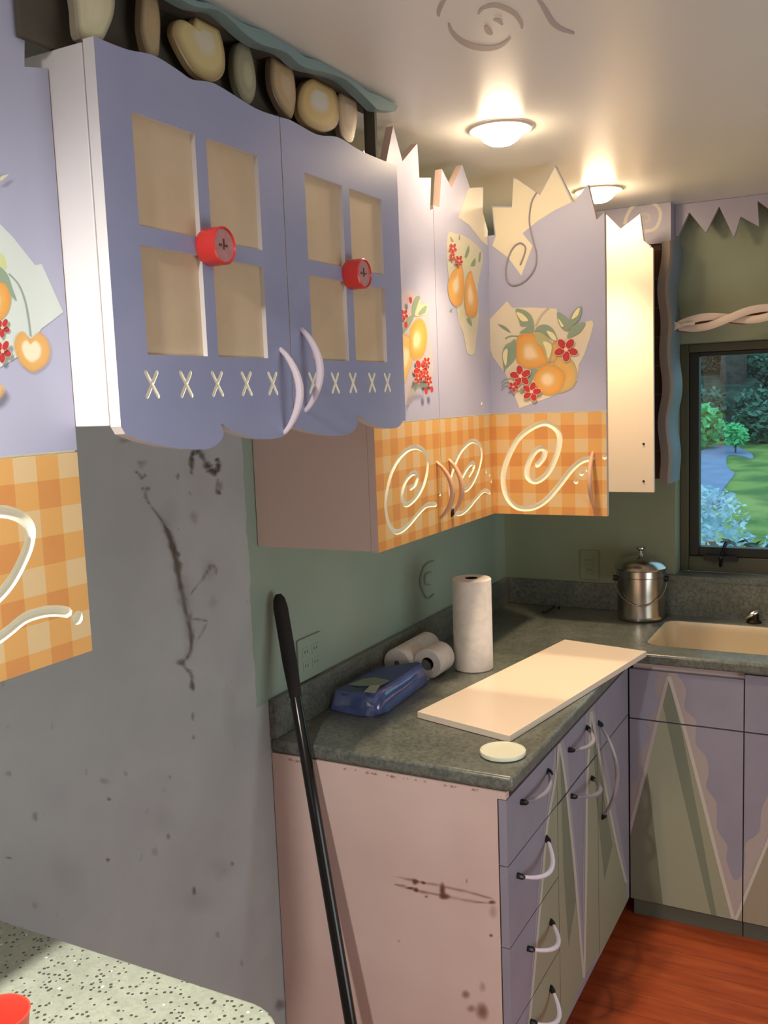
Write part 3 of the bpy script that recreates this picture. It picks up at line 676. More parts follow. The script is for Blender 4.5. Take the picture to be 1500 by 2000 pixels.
def apple(pts, hl, c_in, c_mid, c_edge, lab):
    b = new(); lay = b.loops.layers.float_color.new('art')
    P = [at(x, y, 'x', .385) for x, y in (tuple(p) for p in curve(pts, 4, True))]
    P = [Vector((p.x, p.y, max(2.2505, min(p.z, 2.3690)))) for p in P]
    c = at(*hl, 'x', .385); n = len(P); rings = []
    for tt, dx, cc in ((1, -.012, c_edge), (1, -.001, c_edge), (.97, .0004, c_edge), (.72, .0012, c_mid), (.50, .0016, c_mid), (.30, .0018, c_in), (.12, .0018, c_in)):
        rings.append(([b.verts.new(c + (p - c) * tt + Vector((dx, 0, 0))) for p in P], cc))
    for (A, ca), (B, cb) in zip(rings, rings[1:]):
        for j in range(n):
            f = b.faces.new([A[j], A[(j + 1) % n], B[(j + 1) % n], B[j]])
            for l, cx in zip(f.loops, (ca, ca, cb, cb)): l[lay] = cx
    for ring, cc in (rings[0], rings[-1]):
        f = b.faces.new(ring)
        for l in f.loops: l[lay] = cc
    bmesh.ops.recalc_face_normals(b, faces=b.faces)
    mesh('painted_apple', b, M_apple, FZ, label=lab, sharp=20)
cr, ye, tn, gg_ = col(222, 212, 180), col(204, 186, 132), col(176, 150, 112), col(146, 142, 116)
apple([(147, 20), (144, -30), (170, -60), (205, -50), (224, -10), (222, 30), (208, 66), (196, 80), (155, 76)], (185, 20), cr, col(212, 204, 168), col(150, 140, 120), 'pale yellow cut-out fruit')
apple([(283, -30), (300, -30), (308, 0), (313, 40), (312, 85), (308, 112), (290, 112), (276, 60), (277, 0)], (300, 40), tn, col(166, 146, 112), col(110, 92, 68), 'narrow tan cut-out fruit')
apple([(345, 40), (362, 40), (375, 50), (385, 28), (405, 25), (425, 50), (438, 95), (440, 135), (428, 155), (408, 158), (380, 142), (355, 105), (338, 65)], (402, 72), col(208, 198, 176), ye, col(150, 126, 86), 'large apple with pale highlight')
apple([(462, 90), (475, 80), (487, 92), (497, 130), (500, 170), (492, 200), (478, 200), (462, 165), (457, 125)], (486, 150), col(170, 164, 136), gg_, col(104, 100, 78), 'narrow grey green cut-out fruit')
apple([(530, 112), (540, 102), (550, 108), (555, 118), (563, 120), (574, 145), (578, 190), (573, 225), (565, 230), (545, 205), (530, 165)], (560, 165), col(190, 166, 138), tn, col(104, 86, 66), 'slim two-lobed cut-out fruit')
apple([(583, 190), (592, 165), (612, 152), (632, 152), (648, 168), (660, 190), (664, 225), (655, 250), (630, 258), (600, 245), (584, 220)], (622, 190), col(196, 194, 184), col(196, 168, 112), col(134, 108, 70), 'round apple with white highlight')
apple([(660, 190), (672, 178), (688, 178), (696, 195), (698, 225), (693, 262), (686, 280), (670, 270), (662, 240)], (682, 215), col(186, 166, 144), col(174, 150, 122), col(118, 96, 74), 'last cut-out fruit at the rail end')

# ------------------------------------------------------------------ corner post block, zigzag valance, carved curtain by the window
M_val = mottled('valance_lilac_paint', col(158, 153, 168), col(164, 158, 172), 5, .5)
b = new(); yb_ = -.16; p0 = at(1310, 376, 'y', yb_); p1 = at(1310, 473, 'y', yb_)
box(b, .40, p0.x, yb_, -.001, p1.z, CEIL - .001)
pt = Paint('y', yb_, -1, b, 1); q = lambda pts: Z(1150, 340, 4.286, pts)
pt.stroke(q([(300, 420), (320, 350), (370, 270), (450, 228), (520, 235), (580, 280), (600, 340), (580, 420), (540, 465), (470, 480)]), 6.5, col(214, 206, 190), .85)
pt.stroke(q([(430, 340), (470, 330), (505, 350), (500, 390), (470, 395)]), 5.5, col(206, 198, 184), .7)
mesh('soffit_block', b, [M_val, M_art], base=(.56, -.08, p1.z), label='lilac corner block with a pale painted spiral, hanging from the ceiling', cat='soffit')
b = new(); yv = -.09; SX = p0.x + .001
zz = [at(x, y, 'y', yv) for x, y in q([(745, 520), (840, 320), (980, 490), (1090, 270), (1215, 530), (1270, 355), (1425, 440), (1412, 225), (1560, 330)])]
pts = [Vector((SX, yv, CEIL - .001)), Vector((SX, yv, zz[0].z))] + zz + [Vector((1.10, yv, 2.24)), Vector((1.16, yv, 2.33)), Vector((1.22, yv, 2.25)), Vector((1.29, yv, 2.35)), Vector((1.36, yv, 2.23)), Vector((1.42, yv, 2.32)), Vector((1.5, yv, 2.26)), Vector((1.7, yv, 2.3)), Vector((1.7, yv, CEIL - .001))]
prism(b, pts, (0, .018, 0)); mesh('zigzag_valance', b, M_val, base=(SX, yv, CEIL), label='lilac zigzag valance board across the top of the window', cat='valance')
M_curt = mat('curtain_board_paint', col(146, 132, 120), .5)
M_curt_side = mat('curtain_side_window_tint', col(116, 132, 146), .5)  # bluish window light is put into the colour of this side
b = new(); n = 60; za, zb = 1.424, p1.z; rows = []
for i in range(n + 1):
    z = zb + (za - zb) * i / n; s = (zb - z)
    dx = .005 * math.sin(2 * math.pi * s / .23 + .5) + .004 * math.sin(2 * math.pi * s / .47 + 2)
    rows.append([b.verts.new((x + dx, y, z)) for x, y in ((.660, -.192), (.688, -.198), (.697, -.185), (.697, -.022), (.680, -.022), (.674, -.17))])
for A, B in zip(rows, rows[1:]):
    for j in range(6):
        f = b.faces.new([A[j], A[(j + 1) % 6], B[(j + 1) % 6], B[j]]); f.material_index = 1 if j in (2, 3) else 0
b.faces.new(rows[0]); b.faces.new(rows[-1][::-1]); bmesh.ops.recalc_face_normals(b, faces=b.faces)
mesh('carved_curtain', b, [M_curt, M_curt_side], base=(.68, -.1, za), label='wavy wooden curtain board hanging at the left side of the window', cat='curtain')
M_brick = mat('dark_brick_pattern', col(58, 34, 26), .8); t = NT(M_brick); br = t.n('ShaderNodeTexBrick')
mp = t.n('ShaderNodeMapping'); t.put(mp.inputs[0], t.obj()); mp.inputs['Rotation'].default_value = (math.pi / 2, 0, 0); t.put(br.inputs['Vector'], mp.outputs[0])
br.inputs['Color1'].default_value = col(78, 50, 38); br.inputs['Color2'].default_value = col(88, 58, 44); br.inputs['Mortar'].default_value = col(110, 94, 82)
br.inputs['Scale'].default_value = 1.0; br.inputs['Brick Width'].default_value = .2; br.inputs['Row Height'].default_value = .10; br.inputs['Mortar Size'].default_value = .0018
t.color(br.outputs['Color'])
b = new(); box(b, .56, .656, -.150, -.138, 1.437, p1.z); mesh('brick_pattern_board', b, M_brick, base=(.61, -.144, 1.437), label='narrow dark brick-patterned board between the cream door and the wavy curtain', cat='board')
# twisted tie rail with a tassel end
M_rope = mat('rope_cream_paint', col(224, 206, 190), .5)
TR = thing('twisted_tie_rail', 'cream carved twisted rail with a fringed end above the window', 'curtain rail', (.73, -.115, 1.97))
yr = -.115; cl = lambda x: 1.971 + (x - .695) * .087
for k, nm in ((0, 'strand'), (1, 'strand')):
    b = new(); q = []
    for i in range(91):
        x = .712 + (1.66 - .712) * i / 90; ph = (x - .70) * 2 * math.pi / .36 + k * math.pi
        q.append((x, yr - .010 * math.cos(ph), cl(x) + .017 * math.sin(ph)))
    tube(b, q, [.0135] * 91, 10, 0, flat=(0, 1, 0)); mesh(nm, b, M_rope, TR)
b = new()
for i in range(4): tube(b, curve([(.6985, yr - .024, cl(.700) + .012 - .008 * i), (.709, yr - .025, cl(.706) + .007 - .0045 * i), (.722, yr - .025, cl(.722))], 4), .0032, 6)
tube(b, [(.722, yr - .025, cl(.722)), (.730, yr - .025, cl(.730)), (.742, yr - .023, cl(.742)), (.760, yr - .020, cl(.760))], [.004, .0065, .005, .009], 8); mesh('fringe', b, M_rope, TR)
b = new(); pts = [(x, yr + .013, cl(x) + .017 + .010 * math.sin((x - .70) * 4 * math.pi / .36)) for x in [.699 + i * .0315 for i in range(31)]]
pts2 = [(x, y, 2 * cl(x) - z) for x, y, z in pts][::-1]
prism(b, pts + pts2, (0, .012, 0)); mesh('backing_board', b, mat('rust_red_board', col(138, 74, 56), .6), TR)

# ------------------------------------------------------------------ base cabinets
ZT = .915
XFR = .633
M_base = mottled('lavender_base_paint', col(147, 143, 157), col(152, 148, 162), 5, .45)
M_end = mat('pinkish_end_panel', (1, 1, 1, 1), .5); t = NT(M_end); o = t.obj()
t.color(t.ramp(t.noise(o, 4, 4), [(.3, col(224, 198, 188)), (.7, col(214, 186, 176))]))
tent, tent2, scal, line = col(156, 156, 132), col(138, 146, 126), col(176, 166, 164), col(208, 200, 188)
def paint_left(bm, y0, y1, z0, z1):              # tall painted tents across the left-hand fronts
    pt = Paint('x', XFR, 1, bm, 1, rect=((1, y0, y1), (2, z0, z1)))
    pt.poly([(1083, 1452), (1098, 1440), (1108, 1470), (1112, 1540), (1120, 1610), (1128, 1700), (1136, 1790), (1143, 1909), (1040, 2100), (1020, 2100), (1036, 1919), (1052, 1717), (1064, 1600), (1076, 1520)], col(172, 168, 178), .9)
    pt.poly([(1143, 1392), (1155, 1380), (1166, 1400), (1180, 1470), (1192, 1530), (1206, 1600), (1216, 1660), (1228, 1720), (1226, 1800), (1136, 1909), (1138, 1700), (1141, 1560)], col(172, 168, 178), .9)
    for L in ([(1091, 1452), (1084, 1522), (1068, 1612), (1059, 1717), (1046, 1860), (1030, 2040), (1060, 2100), (1138, 1915), (1128, 1800), (1122, 1700), (1113, 1612), (1103, 1520)], [(1153, 1390), (1148, 1486), (1145, 1561), (1144, 1707), (1141, 1905), (1226, 1780), (1222, 1724), (1202, 1642), (1183, 1545), (1165, 1450)]):
        pt.poly(L, tent, 1)
    pt.poly([(1093, 1460), (1104, 1540), (1116, 1650), (1124, 1760), (1110, 1850), (1100, 1700)], tent2, .5)
    pt.poly([(1155, 1400), (1166, 1470), (1180, 1560), (1196, 1650), (1180, 1720), (1164, 1560)], tent2, .5)
    for L in ([(1091, 1452), (1084, 1522), (1068, 1612), (1059, 1717), (1046, 1860), (1031, 2020)], [(1092, 1452), (1103, 1520), (1113, 1612), (1122, 1700), (1130, 1800), (1139, 1909)], [(1153, 1390), (1148, 1486), (1145, 1561), (1144, 1707), (1140, 1909)], [(1154, 1390), (1165, 1450), (1183, 1545), (1202, 1642), (1222, 1724)]):
        pt.stroke(L, 4.5, line, .9, 3)
def front(name, parent, y0, y1, z0, z1):
    b = new(); box(b, XFR - .019, XFR, y0, y1, z0, z1); paint_left(b, y0, y1, z0, z1)
    return mesh(name, b, [M_base, M_art], parent)
def low_handle(parent, p0, p1, out, dip, mt, r=.0055):
    (y0, z0), (y1, z1) = p0, p1
    a, c = Vector((XFR, y0, z0)), Vector((XFR, y1, z1))
    b = new(); bow(b, a, c, (out, 0, 0), r, 14, 0, dip); h = mesh('handle', b, mt, parent)
    dr = (c - a).normalized()
    for p, s in ((a, 1), (c, -1)):
        b = new(); tube(b, [p + Vector((-.0005, 0, 0)), p + dr * s * .008 + Vector((.010, 0, -dip * .2))], .0072, 8); mesh('handle_tip', b, M_black, h, label='black handle tip')
DR = thing('drawer_base_cabinet', 'base cabinet of four drawers with a rust-stained pinkish end panel', 'cabinet', (0, -1.685, 0), 'left-hand base cabinets')
b = new(); box(b, .002, .604, -1.665, -1.328, .06, .876); box(b, .002, .56, -1.665, -1.328, .001, .06); mesh('carcass', b, M_pink, DR)
b = new(); box(b, .002, .611, -1.685, -1.6655, .001, .877)
box(b, .611, .632, -1.685, -1.6655, .860, .877)
pt = Paint('y', -1.685, -1, b, 1); q = lambda pts: Z(450, 1450, 2.727, pts)
rs, rd = col(136, 84, 52), col(96, 56, 34)
pt.soft(q([(870, 712), (980, 735), (1120, 765), (1260, 795), (1405, 835)]), 5, rs, .4); pt.soft(q([(870, 755), (940, 770), (1000, 790), (1130, 815), (1250, 840), (1410, 860)]), 5, rs, .45)
for x, y, w_, h_, al in ((985, 742, 7, 6, .9), (1028, 747, 5, 4, .8), (990, 785, 5, 5, .9), (960, 775, 12, 3, .7), (1130, 785, 7, 15, .9), (1140, 820, 12, 7, .85), (1395, 850, 9, 4, .8), (1045, 820, 4, 3, .6), (1390, 1026, 4, 4, .8), (1255, 1340, 9, 10, .5), (1345, 1430, 14, 20, .6), (1285, 1415, 9, 9, .4), (1400, 900, 9, 14, .25), (1260, 735, 2, 5, .5), (1345, 1300, 8, 12, .25), (900, 1055, 3, 3, .3)):
    x, y = q([(x, y)])[0]; pt.fan((x, y), [(x + w_ * math.cos(k) * (1 + .3 * R.random()), y + h_ * math.sin(k) * (1 + .3 * R.random())) for k in range(6)], [(0, rd, al), (.4, rs, al * .8), (1, rs, 0)], 3)
for i in range(26):                              # rust along the joint under the worktop
    x = 560 + R.random() * 400; y = 1477 + (x - 536) * .160 + R.random() * 2; r = 1 + R.random() * 2.5
    pt.fan((x, y), [(x + r * 1.6 * math.cos(k), y + r * math.sin(k)) for k in range(6)], [(0, rs, .7), (1, rs, 0)], 2)
mesh('end_panel', b, [M_end, M_art], DR, label='pinkish end panel with rust streaks')
for (z0, z1), hp, out, dip, mt in (((.703, .858), ((-1.594, .818), (-1.394, .819)), .030, .010, M_handle_dim), ((.506, .700), ((-1.627, .655), (-1.419, .655)), .045, .030, M_handle), ((.303, .503), ((-1.569, .442), (-1.396, .420)), .045, .020, M_handle), ((.063, .300), ((-1.562, .249), (-1.405, .244)), .045, .030, M_handle)):
    low_handle(front('drawer', DR, -1.685, -1.3265, z0, z1), *hp, out, dip, mt)
DC = thing('door_base_cabinet', 'base cabinet with one drawer over a door, right of the four-drawer unit', 'cabinet', (0, -1.324, 0), 'left-hand base cabinets')
b = new(); box(b, .002, .612, -1.326, -.948, .06, .876); box(b, .002, .56, -1.326, -.948, .001, .06); mesh('carcass', b, M_pink, DC)
low_handle(front('drawer', DC, -1.3235, -.9465, .703, .858), (-1.222, .811), (-1.052, .818), .04, .01, M_handle_dim)
low_handle(front('door', DC, -1.3235, -.9465, .063, .697), (-1.206, .676), (-1.007, .652), .05, .01, M_handle_dim)
CC = thing('corner_base_cabinet', 'corner base cabinet with a tall bow-handled door, next to the sink run', 'cabinet', (0, -.943, 0), 'left-hand base cabinets')
b = new(); box(b, .002, .612, -.946, -.002, .06, .876); box(b, .002, .56, -.946, -.58, .001, .06); mesh('carcass', b, M_pink, CC)
d = front('door', CC, -.9435, -.568, .063, .858)
low_handle(d, (-.930, .792), (-.902, .485), .052, 0, M_handle_dim, .006)
b = new(); box(b, XFR - .0005, XFR + .0006, -.9435, -.568, .6985, .7015); mesh('groove_line', b, mat('groove_dark', col(62, 58, 70), .7), d)
YFR = -.564
def paint_sink(bm, x0, x1, z0, z1):
    pt = Paint('y', YFR, -1, bm, 1, rect=((0, x0, x1), (2, z0, z1))); q = lambda pts: Z(1100, 1250, 2.667, pts)
    sc_ = col(188, 174, 168)
    pt.poly(curve_px(q([(545, 180), (600, 190), (640, 260), (632, 360), (690, 420), (690, 540), (745, 610), (757, 700), (745, 770), (800, 850), (800, 980), (855, 1070), (850, 1140), (890, 1250), (935, 1215), (948, 1130), (950, 1060), (1020, 1000), (1030, 900), (1060, 820), (1130, 720), (1200, 1000), (1000, 1400), (890, 1500), (700, 1440)])), sc_, .85)
    pt.poly(curve_px(q([(545, 185), (490, 195), (475, 250), (500, 330), (440, 420), (450, 500), (380, 620), (390, 700), (330, 800), (320, 1020), (420, 1000)])), sc_, .6)
    pt.poly(q([(548, 190), (885, 1448), (700, 1420), (345, 1350), (330, 1010), (440, 640)]), tent, 1)
    pt.poly(q([(548, 195), (620, 480), (700, 900), (800, 1440), (770, 1430), (600, 700), (520, 340)]), tent2, .6)
    pt.poly(q([(330, 1010), (440, 690), (520, 1380), (345, 1350)]), col(132, 128, 108), .6)
    w_ = lambda L: [px_of(x, YFR, z) for x, z in L]
    pt.poly(w_([(.972, .055), (1.236, .85), (1.50, .055)]), col(156, 146, 124), 1)
    pt.poly(w_([(1.15, .055), (1.236, .84), (1.30, .055)]), tent2, .6)
    pt.stroke(q([(546, 190), (470, 500), (400, 790), (340, 1015)]), 7, sc_, .9, 3)
    pt.stroke(q([(552, 190), (620, 420), (720, 800), (800, 1120), (885, 1448)]), 7, line, .9, 3)
    pt.stroke(w_([(.970, .058), (1.10, .45), (1.236, .85)]), 6.5, line, .9, 0); pt.stroke(w_([(1.236, .85), (1.37, .45), (1.50, .055)]), 6.5, line, .9, 0)
def curve_px(pts): return [tuple(p) for p in curve(pts, 3, True)]
def sink_front(name, parent, x0, x1, z0, z1):
    b = new(); box(b, x0, x1, YFR, YFR + .019, z0, z1); paint_sink(b, x0, x1, z0, z1); return mesh(name, b, [M_base, M_art], parent)
M_toe = mat('toe_kick_grey', col(92, 90, 78), .6)
SB = thing('sink_base_cabinet', 'base cabinet under the sink with a pale painted peak, beside the inner corner', 'cabinet', (.812, -.3, 0), 'sink-side base cabinets')
b = new(); box(b, .645, .990, YFR + .021, -.002, .055, .74); box(b, .645, .990, YFR + .021, YFR + .04, .74, .876); mesh('carcass', b, M_pink, SB)
b = new(); box(b, .645, .990, YFR + .012, YFR + .03, .001, .055); mesh('toe_kick', b, M_toe, SB)
sink_front('drawer_front', SB, .637, .9895, .689, .853); sink_front('door', SB, .637, .9895, .060, .684)
NB = thing('sink_base_cabinet', 'base cabinet with a painted rising line at the right edge of the photo', 'cabinet', (1.24, -.3, 0), 'sink-side base cabinets')
b = new(); box(b, .993, 1.70, YFR + .021, -.002, .055, .74); box(b, .993, 1.70, YFR + .021, YFR + .04, .74, .876); mesh('carcass', b, M_pink, NB)
b = new(); box(b, .993, 1.70, YFR + .012, YFR + .03, .001, .055); mesh('toe_kick', b, M_toe, NB)
sink_front('drawer_front', NB, .9935, 1.34, .689, .870); sink_front('door', NB, .9935, 1.34, .060, .684); sink_front('door', NB, 1.3435, 1.69, .060, .870)

# ------------------------------------------------------------------ worktop and sink
def rrect(x0, x1, y0, y1, r, n=6):
    out = []
    for cx, cy, a0 in ((x1 - r, y1 - r, 0), (x0 + r, y1 - r, 90), (x0 + r, y0 + r, 180), (x1 - r, y0 + r, 270)):
        for i in range(n + 1):
            a = math.radians(a0 + 90 * i / n); out.append((cx + r * math.cos(a), cy + r * math.sin(a)))
    return out
SKX0, SKX1, SKY0, SKY1 = .664, 1.36, -.472, -.105
CT = thing('countertop', 'grey-green stone-look L-shaped worktop with upstand, running to the sink', 'countertop', (0, -.9, .879))
L = [(.0015, -1.687), (.649, -1.687), (.649, -.60), (.661, -.588), (1.70, -.588), (1.70, -.0015), (.0015, -.0015)]
SLOT[0:5] = [M_counter] * 5
b = new(); prism(b, [(x, y, ZT) for x, y in L], (0, 0, -.036))
c = new(); prism(c, [(x, y, ZT + .02) for x, y in rrect(SKX0, SKX1, SKY0, SKY1, .05)], (0, 0, -.09))
b = cut(b, [c], 5); mesh('worktop', b, M_counter, CT, bevel=.010)
b = new(); box(b, .0015, .020, -1.687, -.0015, ZT, 1.016); mesh('upstand', b, M_counter, CT, bevel=.002)
b = new(); box(b, .0205, .633, -.020, -.0015, ZT, 1.016); mesh('upstand', b, M_counter, CT, bevel=.002)
b = new(); box(b, .634, 1.70, -.020, -.0015, ZT, 1.0455); mesh('upstand', b, M_counter, CT)
SK = thing('kitchen_sink', 'cream rounded sink basin set into the worktop below the window', 'sink', (1.01, -.29, .74))
b = new(); rings = []
for dx, z in ((.001, ZT - .002), (.003, ZT - .006), (.006, ZT - .03), (.012, .80), (.03, .765), (.06, .752)):
    rings.append([b.verts.new((x, y, z)) for x, y in rrect(SKX0 + dx, SKX1 - dx, SKY0 + dx, SKY1 - dx, .048)])
for A, B in zip(rings, rings[1:]):
    for j in range(len(A)): b.faces.new([A[j], A[(j + 1) % len(A)], B[(j + 1) % len(A)], B[j]])
b.faces.new(rings[-1]); bmesh.ops.recalc_face_normals(b, faces=b.faces)
for f in b.faces: f.normal_flip()
mesh('basin', b, mat('sink_cream', col(216, 196, 162), .3), SK, sharp=60)
b = new(); lathe(b, [(0, .003), (.02, .003), (.034, .005), (.042, .001)], (1.01, -.29, .752), 24); mesh('drain', b, M_steel, SK)
FT = thing('faucet_handle', 'small metal lever on the ledge behind the sink', 'faucet', (.955, -.055, ZT))
p = at(1470, 1200, 'y', -.055); FT.location.z = ZT + .0005; b = new(); lathe(b, [(0, 0), (.026, 0), (.026, .004), (.018, .010), (.017, .03), (0, .034)], (p.x + .004, -.055, ZT + .0005), 20); mesh('base', b, mat('dark_bronze', col(60, 46, 34), .35, .8), FT)
b = new(); tube(b, [(p.x + .016, -.056, ZT + .040), (p.x, -.062, ZT + .030), (p.x - .020, -.068, ZT + .018)], [.009, .011, .007], 10); mesh('lever', b, M_steel, FT)

# ------------------------------------------------------------------ things on the worktop
# kitchen compost canister
CN = thing('metal_canister', 'lidded stainless steel canister with wire bail, standing beside the sink', 'canister', (.572, -.112, ZT))
cc = Vector((.572, -.112, ZT))
b = new(); lathe(b, [(0, .001), (.078, .001), (.084, .004), (.086, .012), (.0845, .02), (.085, .1), (.0855, .160), (.088, .163), (.088, .186), (.084, .188)], cc, 48); mesh('body', b, M_steel, CN)
b = new(); lathe(b, [(.0875, .189), (.093, .188), (.094, .194), (.091, .198), (.08, .212), (.055, .227), (.02, .235), (0, .236)], cc, 48); mesh('lid', b, M_steel, CN)
b = new(); lathe(b, [(.010, .235), (.006, .240), (.005, .252), (.012, .257), (.018, .261), (.018, .266), (0, .268)], cc, 20); mesh('lid_knob', b, M_steel, CN)
vd = (CAM - cc); vd.z = 0; vd.normalize(); sd = Vector((-vd.y, vd.x, 0))
b = new(); q = []
for i in range(25):
    a = math.pi * i / 24
    ct, st = math.cos(a), math.sin(a)
    q.append(cc + sd * (.093 * ct) + vd * (.093 * st) + Vector((0, 0, .150 - .085 * st)))
tube(b, q, .0022, 8); mesh('bail', b, M_steel, CN)
for s in (1, -1):
    b = new(); lathe(b, [(0, -.009), (.011, -.009), (.011, .008), (0, .010)], cc + sd * (s * .089) + Vector((0, 0, .150)), 12, axis='x'); mesh('bail_ear', b, M_black, CN)
# paper rolls
def roll(c, ax, r, h, label, core=.020):
    T = thing('paper_towel_roll', label, 'paper towel roll', c, 'white paper towel rolls')
    b = new(); lathe(b, [(core, 0), (r - .003, 0), (r, .003), (r, h - .003), (r - .003, h), (core, h)], c, 40, axis=ax); mesh('paper', b, M_paper, T)
    b = new(); lathe(b, [(core, h - .0005), (core - .0015, h - .001), (core - .0015, .001), (core, .0005)], c, 24, axis=ax); mesh('core', b, M_dark, T)
roll((.243, -.93, ZT + .0005), 'z', .0605, .285, 'tall white paper towel roll standing upright on the worktop')
roll((.158, -1.085, ZT + .0465), 'y', .046, .10, 'short white paper roll lying on its side, its dark core facing out')
roll((.067, -1.110, ZT + .0455), 'y', .045, .225, 'white paper roll lying along the upstand behind the blue pack', .009)
# blue pack in clear film
PK = thing('sponge_pack', 'blue pack in clear plastic film lying on the worktop by the wall', 'package', (.10, -1.27, ZT))
M_blue = mottled('blue_cloth', col(84, 104, 176), col(72, 92, 164), 14, .7); M_blue_top = mottled('dark_blue_cloth', col(46, 68, 142), col(56, 78, 152), 10, .5)
def hull(b, pts0, pts1, mi=0, mt=0):
    A = [b.verts.new(p) for p in pts0]; B = [b.verts.new(p) for p in pts1]; n = len(A)
    f = b.faces.new(B); f.material_index = mt
    b.faces.new(A[::-1])
    for j in range(n):
        f = b.faces.new([A[j], A[(j + 1) % n], B[(j + 1) % n], B[j]]); f.material_index = mi
    bmesh.ops.recalc_face_normals(b, faces=b.faces)
bot = [Vector((x, y, ZT + .001)) for x, y in ((.030, -1.446), (.114, -1.460), (.166, -1.457), (.190, -1.40), (.176, -1.118), (.150, -1.104), (.040, -1.190))]
topp = [Vector((x, y, ZT + z)) for x, y, z in ((.034, -1.418, .050), (.112, -1.428, .056), (.143, -1.420, .058), (.166, -1.395, .060), (.160, -1.130, .062), (.142, -1.118, .062), (.046, -1.200, .056))]
b = new(); hull(b, bot, topp, 0, 1); mesh('blue_cloth_stack', b, [M_blue, M_blue_top], PK, bevel=.004)
M_film = bpy.data.materials.new('clear_film'); M_film.use_nodes = True
nt = M_film.node_tree; nt.nodes.clear()
go = nt.nodes.new('ShaderNodeOutputMaterial'); gt = nt.nodes.new('ShaderNodeBsdfTransparent'); gg = nt.nodes.new('ShaderNodeBsdfGlossy'); gm = nt.nodes.new('ShaderNodeMixShader')
gg.inputs['Roughness'].default_value = .08; gm.inputs[0].default_value = .13
nt.links.new(gt.outputs[0], gm.inputs[1]); nt.links.new(gg.outputs[0], gm.inputs[2]); nt.links.new(gm.outputs[0], go.inputs[0])
b = new(); rings = []; cx, cy = .107, -1.285
ring0 = [tuple(p) for p in curve([(p.x, p.y) for p in bot], 6, True)]
for k, (sx, zz_) in enumerate(((1.05, .0015), (1.07, .010), (1.05, .03), (1.0, .052), (.90, .066), (.5, .068))):
    ring = []
    for x, y in ring0:
        wob = 1 + .018 * math.sin(97 * x + 83 * y + k * 2.1)
        ring.append(b.verts.new((max(.0215, cx + (x - cx) * sx * wob), cy + (y - cy) * (1 + (sx - 1) * .5) * wob, ZT + zz_ + .0015 * math.sin(91 * y + 60 * x))))
    rings.append(ring)
for A, B in zip(rings, rings[1:]):
    for j in range(len(A)): b.faces.new([A[j], A[(j + 1) % len(A)], B[(j + 1) % len(A)], B[j]])
b.faces.new(rings[-1]); bmesh.ops.recalc_face_normals(b, faces=b.faces); mesh('film_wrap', b, M_film, PK, sharp=70)
zt = ZT + .0705
def on_top(pts, dz): return [Vector((p.x, p.y, zt + dz)) for p in (at(x, y, 'z', zt) for x, y in pts)]
LB = lambda pts: Z(610, 1220, 4.167, pts)
b = new(); prism(b, on_top(LB([(290, 490), (420, 440), (510, 430), (630, 455), (560, 495), (400, 500)]), .0006), (0, 0, -.0005), 0, 0); mesh('label', b, mat('label_green', col(128, 146, 126), .4), PK)
b = new(); prism(b, on_top(LB([(420, 550), (470, 497), (555, 492), (510, 560)]), .0010), (0, 0, -.0005)); mesh('label', b, mat('label_pale', col(170, 182, 172), .4), PK)
# white shelf board, disc, hook
b = new(); prism(b, [(.282, -1.412, .9335), (.569, -1.489, .9335), (.706, -.623, .9335), (.423, -.570, .9335)], (0, 0, -.0175))
mesh('shelf_board', b, mat('shelf_board_cream', col(246, 226, 204), .3), base=(.49, -1.03, ZT), label='cream shelf board lying across the worktop toward the sink', cat='board', bevel=.0012)
b = new(); lathe(b, [(0, 0.001), (.050, .001), (.0535, .003), (.0545, .010), (.0535, .0125), (.051, .0125), (.050, .0105), (0, .0105)], (.581, -1.566, ZT), 48)
mesh('plastic_lid', b, mat('lid_ivory', col(232, 232, 208), .35), base=(.581, -1.566, ZT), label='round ivory plastic lid on the worktop corner in front of the board', cat='lid')
HK = thing('small_hook', 'tiny dark metal hook lying on the worktop near the corner', 'hook', (.22, -.11, ZT))
b = new(); tube(b, curve([(.205, -.150, ZT + .004), (.216, -.147, ZT + .004), (.219, -.12, ZT + .005), (.226, -.095, ZT + .007)], 4), .0035, 8); mesh('shank', b, mat('hook_brown', col(60, 52, 34), .5, .5), HK)
b = new(); tube(b, curve([(.226, -.095, ZT + .007), (.233, -.083, ZT + .014), (.243, -.075, ZT + .012), (.246, -.07, ZT + .005)], 4), .0045, 8); mesh('tip', b, M_black, HK)

# leaning broom handle
A_, B_ = Vector((.0268, -1.655, 1.276)), Vector((.385, -1.90, .0))
BH = thing('broom_handle', 'long black pole leaning against the wall at the worktop end', 'pole', B_)
lp = lambda t: A_.lerp(B_, t)
b = new(); tube(b, [lp(.165), lp(.4), lp(.7), lp(.993)], [.0145] * 4, 16); mesh('shaft', b, mat('black_lacquer', col(20, 17, 15), .22), BH)
b = new(); tube(b, [lp(.004), lp(.02), lp(.06), lp(.12), lp(.15), lp(.185)], [.0150, .0185, .0185, .0185, .0172, .0152], 16); mesh('grip', b, mat('black_grip', col(26, 20, 18), .75), BH)

